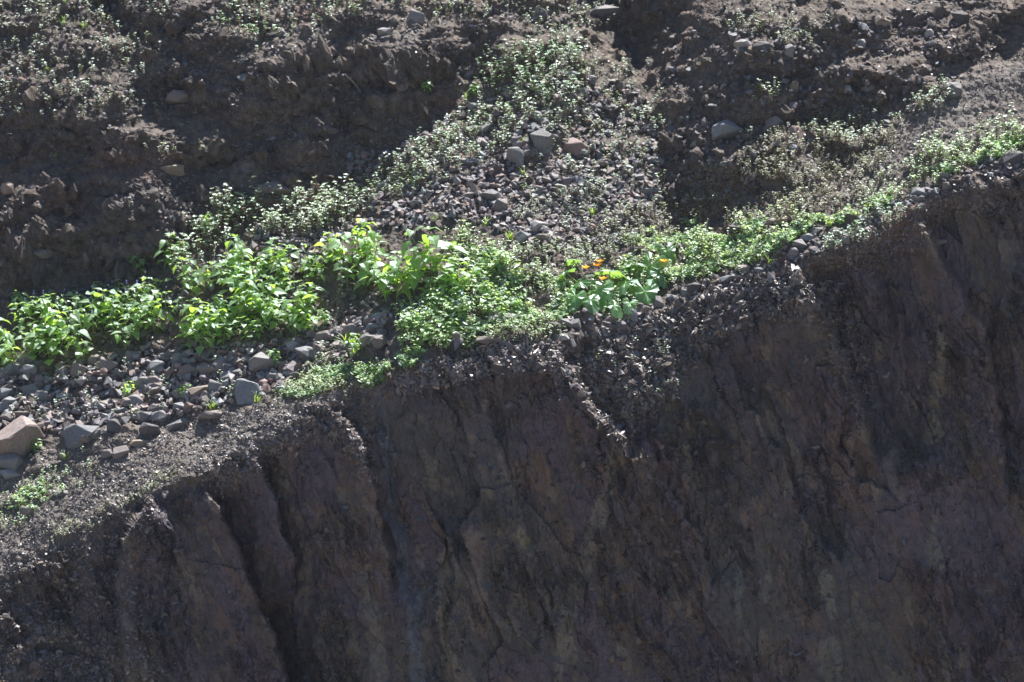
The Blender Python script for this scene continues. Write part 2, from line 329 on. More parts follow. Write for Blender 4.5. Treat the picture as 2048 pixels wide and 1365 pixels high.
# ------------------------------------------------------------------ ground and cliff colours
fine = fbm(P * 30, 3, 90); mid = fbm(P * 5, 4, 91); big = fbm(P * 1.4, 3, 92)
def mixc(a, b, f): f = np.clip(f, 0, 1)[..., None]; return a * (1 - f) + np.asarray(b) * f
soil = np.broadcast_to(np.array([.080, .062, .050]), P.shape)
soil = mixc(soil, (.155, .116, .088), sstep(mid, .0, 1.) * .85)
soil = mixc(soil, (.06, .055, .056), sstep(big, .1, 1.) * .7)
soil = mixc(soil, (.16, .09, .065), sstep(fbm(P * 3.2, 3, 95), .35, 1.) * .45)
grey = np.maximum(inpoly(PX, PY, [(1780, 250), (1900, 165), (2200, 60), (2500, 0), (2500, 160), (2048, 240), (1950, 290), (1800, 350), (1700, 420)]), inpoly(PX, PY, [(-900, 1500), (0, 905), (200, 870), (420, 830), (560, 790), (700, 755), (735, 785), (479, 905), (308, 979), (0, 1157), (-900, 1700)])).astype(float)
grey = np.maximum(grey, inpoly(PX, PY, [(480, 120), (640, 60), (860, 50), (840, 90), (640, 100)]).astype(float))
soil = mixc(soil, (.155, .140, .125), blur(grey, 6) * (.65 + .35 * fine))
ra0, rb0, e0 = cellcol[0]; ra1, rb1, e1 = cellcol[1]; ra2, rb2, e2 = cellcol[2]
rock = np.broadcast_to(np.array([.125, .092, .102]), P.shape)
rock = mixc(rock, (.13, .095, .07), (rb1 > .6) * .8)
rock = mixc(rock, (.16, .105, .085), (ra1 > .8) * .6)
rock = mixc(rock, (.085, .072, .08), (ra0 > .62) * .6)
rock = mixc(rock, (.11, .105, .085), (rb0 > .68) * .55)
rock = mixc(rock, (.23, .185, .135), ((ra2 > .86) & (rb1 > .35)) * .55)
rock = mixc(rock, (.20, .13, .09), sstep(mid, .35, 1.1) * .6)
rock = mixc(rock, (.21, .165, .125), sstep(chunk, .45, .8) * patchy * .5); rock = mixc(rock, (.19, .15, .15), (fine_st > .75) * patchy * .55); rock = mixc(rock, (.10, .082, .10), sstep(-chunk, .3, .8) * .6); rock = mixc(rock, (.035, .028, .028), sstep(-fine_st, .55, .95) * .6 * (.3 + .7 * patchy))
rock = mixc(rock, (.045, .036, .034), np.exp(-(e1 / .03) ** 2) * .5 * patchy + np.exp(-(e2 / .05) ** 2) * .2 * patchy + sstep(fol3, .93, 1.) * .5 * patchy)
rock = rock * (1 + .22 * fol * patchy + .10 * fol2)[..., None]
wob = 7 * fbm(np.stack([PX / 22., PY / 22., PX * 0 + 5], -1), 3, 97)
def band(pts, w0, w1, c, k):
    global rock
    s, par = polydist(PX, PY, pts); wdt = (w0 + (w1 - w0) * par) * (1 + .3 * fbm(np.stack([PX / 60., PY / 40., PX * 0 + 2], -1), 2, 98))
    m = sstep(-(np.abs(s + wob) - wdt / 2), 0, 4); rock = mixc(rock, np.array(c) * 1.3, m * k * (.85 + .2 * fine))
band([(757, 790), (762, 880), (785, 1000), (800, 1100), (822, 1200), (838, 1320), (850, 1500)], 36, 34, (.105, .112, .125), .95)
band([(888, 1110), (890, 1180), (893, 1280), (900, 1400)], 34, 30, (.20, .165, .115), .8)
band([(948, 1080), (950, 1160), (962, 1250)], 50, 40, (.20, .145, .115), .55)
band([(1235, 900), (1205, 1000), (1185, 1060), (1160, 1160), (1130, 1280), (1110, 1400)], 34, 26, (.19, .16, .12), .75)
band([(1885, 640), (1875, 760), (1868, 870)], 20, 34, (.19, .165, .11), .7)
band([(1865, 1040), (1870, 1120)], 20, 44, (.16, .15, .1), .6)
band([(1655, 1160), (1660, 1230)], 34, 24, (.18, .17, .13), .75)
band([(1660, 1290), (1665, 1400)], 40, 34, (.16, .15, .11), .6)
band([(1470, 1120), (1480, 1240)], 20, 16, (.15, .15, .12), .6)
band([(590, 1030), (600, 1110), (605, 1210)], 40, 46, (.165, .135, .10), .65)
band([(725, 1160), (745, 1240), (770, 1400)], 24, 30, (.17, .155, .12), .6)
band([(1040, 1060), (1065, 1105)], 16, 20, (.24, .20, .13), .7)
band([(1000, 905), (1030, 960)], 22, 26, (.22, .17, .15), .6)
band([(1480, 1010), (1500, 1050)], 22, 26, (.20, .13, .11), .6)
dust = mixc(soil * 1.0, (.17, .14, .115), .4 * (fine > 0))
cm = np.clip(cl - .75 * crown, 0, 1)
cc = mixc(dust, rock * .84, cm)
def quads(ny, nx, mask=None):
    i = np.arange(ny - 1)[:, None] * nx + np.arange(nx - 1)[None]; q = np.stack([i, i + nx, i + nx + 1, i + 1], -1)
    return q.reshape(-1, 4) if mask is None else q[mask]
ny2, nx2 = PX.shape; cmask = (PY > LY + 8)[:-1, :-1]
def sheet(name, mask, mat, c):
    q = quads(ny2, nx2, mask); used = np.unique(q); re = np.full(ny2 * nx2, -1, np.int64); re[used] = np.arange(len(used))
    o = link(name, mesh_np(name, P.reshape(-1, 3)[used], re[q], mat, c.reshape(-1, 3)[used], False)); o['kind'] = 'structure'; return o
sheet('ground', ~cmask, M_soil, cc); sheet('cliff', cmask, M_cliff, cc)
zb = P[-1, :, 2].min() - .2
vf = mesh_np('valley_floor', [(-400, -900, zb), (400, -900, zb), (400, P[-1, :, 1].max() + 4, zb), (-400, P[-1, :, 1].max() + 4, zb)], [(0, 1, 2, 3)], M_soil, (.16, .13, .1))
link('valley_floor', vf)['kind'] = 'structure'

# ------------------------------------------------------------------ stones
def hull_stone(seed, npts=15, sub=False):
    r = random.Random(seed); bm = bmesh.new()
    for _ in range(npts):
        v = Vector((r.gauss(0, 1), r.gauss(0, 1), r.gauss(0, 1))).normalized()
        q = 3.2; k = (abs(v.x) ** q + abs(v.y) ** q + abs(v.z) ** q) ** (-1 / q)
        bm.verts.new(v * k * r.uniform(.42, .52))
    res = bmesh.ops.convex_hull(bm, input=bm.verts); bmesh.ops.delete(bm, geom=[g for g in res['geom_interior'] if isinstance(g, bmesh.types.BMVert)], context='VERTS')
    if sub:
        bmesh.ops.bevel(bm, geom=bm.edges[:], offset=.025, segments=1, affect='EDGES', clamp_overlap=True)
    bmesh.ops.triangulate(bm, faces=bm.faces[:]); bmesh.ops.recalc_face_normals(bm, faces=bm.faces[:])
    if sub:
        bmesh.ops.subdivide_edges(bm, edges=[e for e in bm.edges if e.calc_length() > .2], cuts=2, use_grid_fill=True); bmesh.ops.triangulate(bm, faces=bm.faces[:])
        for v in bm.verts:
            n = vnoise(np.array([v.co.x * 6 + seed, v.co.y * 6, v.co.z * 6]), 3); v.co += v.co.normalized() * float(n) * .018
    bm.verts.ensure_lookup_table()
    V = np.array([v.co[:] for v in bm.verts]); Fc = np.array([[v.index for v in f.verts] for f in bm.faces]); bm.free(); return V, Fc
BIG = [hull_stone(100 + i, 12, True) for i in range(14)]
MED = [hull_stone(200 + i, 10) for i in range(16)]
SMALL = [hull_stone(300 + i, 7) for i in range(12)]
GREYS = {'grey': (.20, .19, .185), 'brown': (.20, .168, .152), 'purple': (.17, .145, .155), 'pink': (.30, .24, .215), 'dark': (.10, .09, .09), 'pale': (.34, .32, .31), 'tan': (.28, .22, .17), 'bluish grey': (.20, .205, .215), 'red-brown': (.22, .155, .135)}
def rot_batch(n, tilt, rng, base=None):
    a = rng.uniform(0, 2 * np.pi, n); t1 = rng.normal(0, tilt, n); t2 = rng.normal(0, tilt, n)
    ca, sa = np.cos(a), np.sin(a); cx, sx = np.cos(t1), np.sin(t1); cy, sy = np.cos(t2), np.sin(t2); z = np.zeros(n); o = np.ones(n)
    Rz = np.array([[ca, -sa, z], [sa, ca, z], [z, z, o]]).transpose(2, 0, 1); Rx = np.array([[o, z, z], [z, cx, -sx], [z, sx, cx]]).transpose(2, 0, 1); Ry = np.array([[cy, z, sy], [z, o, z], [-sy, z, cy]]).transpose(2, 0, 1)
    m = Ry @ Rx @ Rz
    return m if base is None else base @ m
def frame_from_normal(n):
    n = n / np.linalg.norm(n, axis=-1, keepdims=True); x = np.cross(np.array([0, 1., 0.05]), n); x /= np.linalg.norm(x, axis=-1, keepdims=True); y = np.cross(n, x)
    return np.stack([x, y, n], -1)
def scatter_into(geo, protos, pos, Rm, sc, cols, rng):
    idx = rng.integers(0, len(protos), len(pos))
    for k, pr in enumerate(protos):
        sel = np.where(idx == k)[0]
        if not len(sel): continue
        V, Fc = pr[0], pr[1]; c0 = pr[2] if len(pr) > 2 else None
        W = np.einsum('nij,nvj->nvi', Rm[sel], V[None] * sc[sel][:, None, :]) + pos[sel][:, None, :]
        Fa = (Fc[None] + (np.arange(len(sel)) * len(V))[:, None, None]).reshape(-1, 3)
        c = np.broadcast_to(cols[sel][:, None, :], W.shape) * (1 if c0 is None else c0[None])
        geo.add(W.reshape(-1, 3), Fa, c.reshape(-1, 3))
def sample_poly(poly, n, rng):
    poly = np.array(poly, float); lo, hi = poly.min(0), poly.max(0); out = []
    while sum(map(len, out)) < n:
        q = rng.uniform(lo, hi, (n * 3, 2)); out.append(q[inpoly(q[:, 0], q[:, 1], poly)])
    return np.concatenate(out)[:n]
def stone_cols(n, rng, pal=('grey', 'brown', 'purple', 'grey', 'bluish grey', 'brown', 'purple', 'red-brown')):
    c = np.array([GREYS[k] for k in pal])[rng.integers(0, len(pal), n)]; return c * rng.uniform(.7, 1.35, (n, 1))

# hand placed rocks: px, py (middle), width, height in photo pixels, colour, where it is
G_ = 'stones along the rim right of the green strip'; G2 = 'stones heaped at the foot of the squash plant'; G3 = 'blocks in the scree below the left leafy patch'
ROCKS = [
 (22, 885, 118, 84, 'pink', 'big pinkish boulder cut by the left edge of the photo', None), (165, 872, 80, 44, 'bluish grey', 'pointed blue-grey slab right of the big pinkish boulder', None),
 (228, 858, 30, 24, 'dark', 'small dark square block on the gravel right of the pointed slab', None), (299, 864, 42, 30, 'dark', 'dark brown block on the edge of the gravel apron', None),
 (357, 848, 48, 20, 'grey', 'flat grey stone on the upper edge of the gravel apron', None), (216, 911, 28, 18, 'brown', 'left one of two brown blocks touching on the gravel apron', None),
 (243, 908, 32, 22, 'brown', 'right one of two brown blocks touching on the gravel apron', None), (283, 890, 38, 14, 'tan', 'thin flat tan stone above the pair of brown blocks', None),
 (338, 343, 52, 24, 'tan', 'tan slab split at one end sticking out of the upper left bank', None), (548, 383, 84, 28, 'brown', 'long low brown rock in the dark bank above the pale weeds', None),
 (350, 187, 52, 26, 'brown', 'brown slab lying below the weedy top left slope', None), (492, 156, 28, 16, 'bluish grey', 'blue-grey striped plate lying on the dark ledge', None),
 (445, 187, 30, 14, 'brown', 'brown stone right of the brown slab on the upper left ledge', None), (545, 277, 26, 10, 'pale', 'small pale flake alone in the dark bank', None),
 (660, 263, 40, 24, 'brown', 'rounded brown stone half buried in the dark bank', None), (1079, 286, 46, 56, 'grey', 'upright oval grey boulder in the middle of the scree chute', None),
 (1030, 324, 46, 40, 'grey', 'angular grey block below left of the oval boulder', None), (1147, 291, 46, 30, 'red-brown', 'red-brown wedge right of the oval boulder', None),
 (1192, 27, 100, 28, 'grey', 'long grey slab at the top edge above the chute', None), (1074, 30, 42, 30, 'dark', 'dark round stone left of the long top slab', None),
 (832, 32, 36, 26, 'grey', 'leaning grey slab at the top edge of the photo', None), (945, 55, 26, 12, 'pale', 'pale chip on the lip of the upper bank', None), (770, 62, 28, 14, 'pale', 'pale flat pair of flakes on the upper bank edge', None),
 (1455, 263, 64, 40, 'bluish grey', 'blue-grey boulder jutting from the right hand mound', None), (1396, 284, 28, 14, 'grey', 'flat grey stone left of the jutting blue-grey boulder', None),
 (1490, 92, 38, 20, 'pale', 'pale tilted plate on top of the right hand mound', None), (1522, 93, 36, 18, 'dark', 'dark plate touching the pale tilted plate', None),
 (1732, 50, 36, 20, 'bluish grey', 'flat blue-grey stone, left of a touching pair at upper right', None), (1766, 45, 36, 26, 'tan', 'tan stone, right of a touching pair at upper right', None),
 (1918, 38, 40, 30, 'dark', 'dark boulder near the top right corner', None), (1860, 70, 18, 16, 'pale', 'small pale cube on a soil step at upper right', None), (1578, 104, 22, 24, 'grey', 'upright grey stone right of the dark plate', None),
 (1588, 172, 24, 24, 'tan', 'tan pyramid stone in the shaded hollow', None), (1694, 179, 28, 18, 'pale', 'pale stone in the middle of the shaded hollow', None), (1690, 152, 22, 16, 'tan', 'tan stone above the pale one in the shaded hollow', None),
 (1906, 178, 34, 28, 'grey', 'round grey stone on the edge of the smooth grey slope', None), (1742, 255, 22, 12, 'grey', 'dark flat stone below the shaded hollow', None), (1550, 252, 36, 26, 'brown', 'brown stone right of the jutting blue-grey boulder', None), (1590, 272, 30, 26, 'red-brown', 'reddish stone below the shaded hollow', None),
 (984, 396, 46, 28, 'grey', 'broad grey stone in the lower chute', None), (1002, 415, 34, 28, 'brown', 'brown block touching the broad grey stone in the lower chute', None), (953, 380, 26, 22, 'tan', 'tan block above the broad grey stone', None),
 (1078, 459, 42, 24, 'pale', 'pale flat topped block low in the chute', None), (1046, 482, 34, 26, 'bluish grey', 'blue-grey block left below the pale flat topped one', None), (1083, 486, 38, 20, 'brown', 'brown block right below the pale flat topped one', None),
 (427, 742, 68, 22, 'brown', 'long tilted slab below the middle leafy patch', None), (412, 780, 62, 24, 'tan', 'wide flat tan slab in the left scree', None), (487, 785, 62, 44, 'bluish grey', 'largest rounded blue-grey boulder in the left scree', None),
 (219, 738, 46, 24, 'brown', 'brown wedge under the left leafy patch', None), (584, 690, 34, 22, 'pale', 'pale block behind the small leafy stalk', None), (620, 710, 54, 22, 'bluish grey', 'flat grey slab right of the small leafy stalk', None),
 (522, 727, 52, 40, 'grey', 'big grey boulder at the end of the middle leafy patch', None), (420, 830, 50, 16, 'brown', 'thin brown slab on the rim of the gravel apron', None),
 (338, 744, 26, 26, 'brown', None, G3), (373, 740, 36, 26, 'brown', None, G3), (208, 820, 38, 22, 'grey', None, G3), (178, 816, 34, 20, 'grey', None, G3), (291, 838, 36, 20, 'grey', None, G3), (355, 718, 30, 20, 'grey', None, G3),
 (637, 694, 20, 22, 'brown', None, G3), (748, 669, 52, 22, 'brown', 'long brown stone between the leafy patches', None), (741, 649, 22, 20, 'brown', 'small brown block on the long stone between the leafy patches', None),
 (1003, 638, 52, 28, 'grey', 'grey stone sunk in the low greenery above the bird', None), (975, 681, 52, 14, 'brown', 'low brown stone right of the bird', None),
 (1105, 664, 28, 26, 'dark', None, G2), (1131, 652, 28, 18, 'grey', None, G2), (1162, 667, 28, 16, 'pale', None, G2), (1182, 656, 28, 18, 'brown', None, G2), (1210, 668, 18, 22, 'grey', None, G2), (1225, 653, 22, 20, 'brown', None, G2),
 (1223, 636, 28, 20, 'brown', None, G2), (1193, 633, 28, 18, 'grey', None, G2), (1261, 632, 34, 26, 'bluish grey', None, G2), (1292, 622, 18, 18, 'brown', None, G2), (1316, 604, 20, 22, 'grey', None, G2), (1123, 679, 30, 14, 'pale', None, G2), (1148, 652, 24, 18, 'grey', None, G2), (1245, 652, 20, 16, 'purple', None, G2), (1275, 612, 22, 16, 'brown', None, G2),
 (1601, 491, 32, 18, 'grey', None, G_), (1587, 504, 22, 16, 'grey', None, G_), (1632, 499, 30, 12, 'purple', None, G_), (1638, 487, 22, 12, 'grey', None, G_), (1656, 482, 18, 22, 'brown', None, G_), (1673, 461, 28, 13, 'grey', None, G_), (1632, 461, 32, 14, 'grey', None, G_),
 (1615, 478, 26, 12, 'bluish grey', None, G_), (1488, 537, 34, 14, 'brown', None, G_), (1464, 553, 44, 16, 'bluish grey', None, G_), (1690, 466, 22, 10, 'grey', None, G_), (1718, 452, 26, 11, 'brown', None, G_),
 (1390, 580, 28, 24, 'dark', 'dark block on the rim between squash plant and flat rim stones', None), (1482, 457, 46, 22, 'dark', 'dark flat rock inside the bright green strip', None), (1572, 440, 32, 16, 'red-brown', 'reddish rock, right one on top of the green strip', None), (1536, 442, 32, 12, 'pink', 'pinkish flat rock, left one on top of the green strip', None),
 (1888, 485, 42, 18, 'pale', 'lone pale block lodged high on the shaded right cliff', None), (2020, 318, 54, 28, 'dark', 'dark rounded boulder at the right end of the rim', None), (1977, 320, 28, 16, 'dark', 'dark stone left of the rounded rim boulder', None),
 (1843, 387, 38, 22, 'bluish grey', 'blue-grey stone on the rim where the right cliff steps up', None), (1868, 391, 20, 18, 'dark', 'dark stone touching the blue-grey rim stone', None), (1886, 354, 28, 14, 'grey', 'grey flat stone in the upper green rim plants', None),
 (20, 924, 48, 28, 'grey', 'grey stone under the big pinkish boulder', None), (18, 948, 42, 18, 'pale', 'pale stone, lowest under the big pinkish boulder', None), (126, 990, 42, 9, 'brown', 'thin brown flake on the left gravel slope', None), (55, 1024, 28, 18, 'brown', 'brown block low on the left gravel slope', None),
 (82, 521, 48, 20, 'brown', 'brown slab set in the shaded left bank', None), (181, 505, 26, 20, 'grey', 'grey stone set in the shaded left bank', None), (595, 484, 46, 12, 'brown', 'flat brown stone behind the middle leafy patch', None), (17, 376, 28, 24, 'tan', 'tan stone at the left edge above the shaded bank', None),
 (1215, 214, 34, 16, 'pale', 'pale ridge stone in the upper chute', None), (1130, 222, 26, 24, 'tan', 'tan angular stone in the upper chute', None), (935, 145, 26, 26, 'purple', 'purple stone leaning in the shade beside the bushy weeds', None), (1270, 78, 22, 12, 'brown', 'brown stone below the long top slab', None)]
meshes = {}
REG = []
def stone_mesh(k, colour):
    key = (k, colour)
    if key not in meshes:
        V, Fc = BIG[k]; c = np.array(GREYS[colour]) * (1 + .12 * math.sin(k * 7.1)); meshes[key] = mesh_np('rock', V, Fc, M_stone, np.broadcast_to(c, V.shape))
    return meshes[key]
NI = 0
def put_stone(px, py, wpx, hpx, colour, label, group, k=None, sink=.12, yaw=None):
    global NI
    k = random.randrange(14) if k is None else k
    V = BIG[k][0]; o = link('rock', stone_mesh(k, colour)); yaw = random.uniform(-.5, .5) + random.choice((0, math.pi)) if yaw is None else yaw
    o.rotation_euler = (random.uniform(-.12, .12) + .15, random.uniform(-.18, .18), yaw)
    ext = V.max(0) - V.min(0); dep = .5 * (wpx + hpx) * random.uniform(.75, 1)
    sx, sy, sz = wpx * PIX * 1.06 / ext[0], dep * PIX / ext[1], hpx * PIX * 1.25 / ext[2]
    o.scale = (sx, sy, sz); p = at(px, py + hpx * .5); n = at(px, py + hpx * .5, N)
    o.location = p + np.array([0, 0, hpx * PIX * .5 - hpx * PIX * sink]) + np.array([0, dep * PIX * .42, 0])
    tag(o, label or 'stone', 'rock', group); NI += 1; REG.append((o, px, py, colour, 'block', wpx)); return o
glabel = {G_: 'flat grey-brown stone in the row along the rim below the green strip', G2: 'blocky stone in the heap below the squash plant on the cliff rim', G3: 'larger brown-grey block among the scree below the middle leafy patch'}
for i, (px, py, wp, hp, c, lab, gr) in enumerate(ROCKS):
    put_stone(px, py, wp, hp, c, lab or glabel[gr], gr, k=(i * 5) % 14)
ZONES = [  # polygon, count, size range, individual share, palette, label, group
 ([(-60, 640), (100, 740), (330, 700), (560, 690), (700, 640), (790, 640), (760, 700), (620, 735), (540, 790), (420, 815), (300, 845), (170, 880), (60, 860), (-60, 900)], 1500, 12, 40, 84, 'angular stone in the loose scree below the leafy patches', 'stones of the left scree'),
 ([(60, 590), (330, 560), (460, 500), (640, 480), (760, 560), (840, 600), (760, 660), (560, 700), (330, 710), (60, 740)], 800, 9, 28, 0, None, None),
 ([(700, 310), (800, 300), (900, 230), (1020, 170), (1150, 150), (1290, 190), (1320, 280), (1320, 420), (1250, 490), (1100, 515), (1020, 470), (900, 445), (720, 475), (600, 490), (470, 480), (560, 440), (700, 380)], 4000, 6, 29, 66, 'loose angular stone in the scree chute running down the middle', 'stones of the middle scree chute'),
 ([(1090, 648), (1220, 620), (1330, 590), (1400, 560), (1500, 530), (1600, 478), (1700, 455), (1830, 385), (1900, 350), (1960, 330), (2060, 310), (2110, 330), (1900, 372), (1830, 410), (1700, 480), (1600, 522), (1500, 552), (1400, 594), (1230, 670), (1110, 692)], 500, 7, 24, 20, 'small stone lying on the rim between the plants and the right cliff', 'small stones of the right rim'),
 ([(1340, 60), (1500, 50), (1850, 30), (1960, 100), (1830, 240), (1700, 260), (1540, 340), (1500, 400), (1340, 440), (1310, 300)], 1100, 5, 24, 26, 'stone stuck in the rough soil of the right hand mound', 'stones of the right hand mound'),
 ([(-60, -60), (1200, -60), (1200, 60), (900, 60), (760, 80), (620, 80), (400, 150), (330, 200), (0, 240), (-60, 240)], 3200, 4, 17, 0, None, None),
 ([(-60, 200), (330, 200), (600, 250), (780, 290), (640, 340), (500, 420), (330, 500), (0, 600), (-60, 600)], 1600, 3, 14, 0, None, None),
 ([(300, 130), (620, 80), (960, 80), (900, 200), (780, 290), (560, 300)], 1500, 3, 11, 0, None, None),
 ([(1320, 250), (1800, 200), (1960, 300), (1800, 400), (1600, 430), (1400, 500), (1200, 520), (1050, 600), (1040, 500)], 1800, 3, 12, 0, None, None),
 ([(1380, -60), (2110, -60), (2110, 120), (1840, 120), (1400, 80)], 900, 3, 14, 0, None, None),
 ([(1700, 250), (1900, 150), (2110, 80), (2110, 260), (1900, 330), (1750, 400)], 700, 2.5, 7, 0, None, None),
 ([(-60, 900), (200, 870), (420, 830), (600, 760), (735, 785), (479, 905), (308, 979), (0, 1157), (-60, 1170)], 500, 3, 10, 0, None, None)]
rub = Geo(); rng = np.random.default_rng(11)
for poly, n, s0, s1, nind, lab, gr in ZONES:
    q = sample_poly(poly, n, rng); s = s0 + (s1 - s0) * rng.power(.55, n) * rng.uniform(.5, 1, n)
    order = np.argsort(-s); q, s = q[order], s[order]
    for i in range(nind):
        wp = min(s[i], s1 * .9); put_stone(q[i, 0], q[i, 1], wp, wp * random.uniform(.45, .75), random.choice(['grey', 'brown', 'purple', 'bluish grey', 'brown', 'grey']), lab, gr, sink=.2)
    q, s = q[nind:], s[nind:]; n = len(s); pos = at(q[:, 0], q[:, 1]); nn = at(q[:, 0], q[:, 1], N)
    sc = s[:, None] * PIX * np.stack([rng.uniform(.9, 1.2, n), rng.uniform(.6, 1, n), rng.uniform(.4, .75, n)], -1)
    Rm = rot_batch(n, .35, rng, frame_from_normal(nn * .5 + np.array([0, 0, .6])))
    up = nn * .5 + np.array([0, 0, .5]); pos = pos + up * sc[:, 2:3] * rng.uniform(.05, .55, (n, 1))
    scatter_into(rub, MED, pos, Rm, sc, stone_cols(n, rng) * (1. if lab and 'mound' not in lab else .72), rng)
o = link('rubble', rub.mesh('rubble', M_stone)); tag(o, 'loose small stones and rubble strewn over the brown slope', 'rubble', kind='stuff')
# chips: shale flakes over the gravel apron, the crowns and the banks
CH = [  # polygon, count, size, elongated?, brightness
 ([(-60, 1180), (-60, 930), (200, 880), (420, 835), (560, 795), (700, 760), (740, 788), (620, 835), (479, 905), (397, 950), (308, 985), (164, 1065), (0, 1165)], 14000, 2.2, 6, 1.15),
 ([(870, 725), (1000, 682), (1110, 688), (1170, 710), (1180, 790), (1100, 742), (1000, 738), (930, 762), (800, 790), (790, 760)], 3000, 4, 13, 1.25),
 ([(1140, 700), (1230, 668), (1400, 594), (1500, 552), (1600, 528), (1650, 560), (1665, 640), (1560, 630), (1470, 660), (1400, 710), (1340, 780), (1260, 870), (1220, 868), (1160, 780)], 7500, 4, 14, .95),
 ([(540, 850), (735, 785), (745, 980), (700, 880), (620, 870), (540, 930), (440, 990), (397, 948)], 3600, 3.5, 9, 1.1),
 ([(-60, 1215), (130, 1200), (225, 1290), (240, 1430), (-60, 1430)], 3000, 4, 11, 1.1),
 ([(164, 1061), (300, 985), (330, 1020), (260, 1120), (300, 1300), (330, 1400), (220, 1420), (210, 1250), (120, 1180), (0, 1200), (0, 1157)], 2600, 3.5, 10, 1.),
 ([(1640, 500), (1790, 462), (1830, 405), (1900, 370), (2110, 325), (2110, 420), (1900, 430), (1830, 500), (1700, 540), (1660, 600)], 2600, 3.5, 10, .95),
 ([(1640, 560), (1700, 600), (1760, 760), (1720, 860), (1660, 700)], 900, 4, 10, 1.),
 ([(-60, -60), (2110, -60), (2110, 250), (1700, 420), (1400, 520), (1000, 640), (700, 740), (400, 830), (0, 920), (-60, 920)], 24000, 2.2, 7.5, .62),
 ([(-60, 1200), (300, 1000), (800, 780), (1100, 760), (1300, 860), (1660, 660), (2110, 450), (2110, 1430), (-60, 1430)], 9000, 3, 13, .5)]
chips = Geo(); flake = [(V * np.array([1, .8, .45]), Fc) for V, Fc in SMALL]
for poly, n, s0, s1, br in CH:
    q = sample_poly(poly, n, rng); q = q + rng.normal(0, 7, q.shape) * np.array([1.3, 1]); s = s0 + (s1 * 1.35 - s0) * rng.random(n) ** 3; pos = at(q[:, 0], q[:, 1]); nn = at(q[:, 0], q[:, 1], N)
    sc = s[:, None] * PIX * np.stack([rng.uniform(.9, 1.7, n), rng.uniform(.6, 1, n), rng.uniform(.5, 1, n)], -1)
    Rm = rot_batch(n, .55, rng, frame_from_normal(nn + np.array([0, 0, .5]))); pos = pos + nn * sc[:, 2:3] * .18
    scatter_into(chips, flake, pos, Rm, sc, stone_cols(n, rng, ('brown', 'grey', 'purple', 'brown', 'tan')) * br * .74, rng)
o = link('gravel', chips.mesh('gravel', M_chip)); tag(o, 'fine gravel and shale flakes covering the slope and rim', 'gravel', kind='stuff')

# ------------------------------------------------------------------ plants
def leaf_geo(L, W, fold=.25, droop=.35, tip=1.0, serr=0):
    """leaf along +X, from origin"""
    st = [0, .12, .3, .52, .75, 1.0]; wd = [0.02, .62, 1.0, .86, .48, 0.0]
    V = []; 
    for s, w_ in zip(st, wd):
        z = -droop * L * s * s; x = L * s * (1 - .12 * droop * s)
        V += [(x - .04 * L * (w_ > 0), w_ * W / 2, z + fold * w_ * W / 2), (x, 0, z), (x - .04 * L * (w_ > 0), -w_ * W / 2, z + fold * w_ * W / 2)]
    Fc = []
    for i in range(len(st) - 1):
        a, b = i * 3, i * 3 + 3
        for k in (0, 1): Fc += [(a + k, a + k + 1, b + k + 1), (a + k, b + k + 1, b + k)]
    return np.array(V), np.array(Fc)
def rotm(az, pitch, roll=0): return np.array(Euler((roll, -pitch, az), 'XYZ').to_matrix())
def tube(p0, p1, r0, r1, n=4):
    p0, p1 = np.array(p0, float), np.array(p1, float); d = p1 - p0; d /= np.linalg.norm(d) + 1e-9; a = np.cross(d, [.3, .9, .1]); a /= np.linalg.norm(a); b = np.cross(d, a); V = []
    for p, r in ((p0, r0), (p1, r1)):
        for k in range(n): th = 2 * math.pi * k / n; V.append(p + r * (math.cos(th) * a + math.sin(th) * b))
    Fc = []
    for k in range(n): k2 = (k + 1) % n; Fc += [(k, k2, n + k2), (k, n + k2, n + k)]
    return np.array(V), np.array(Fc)
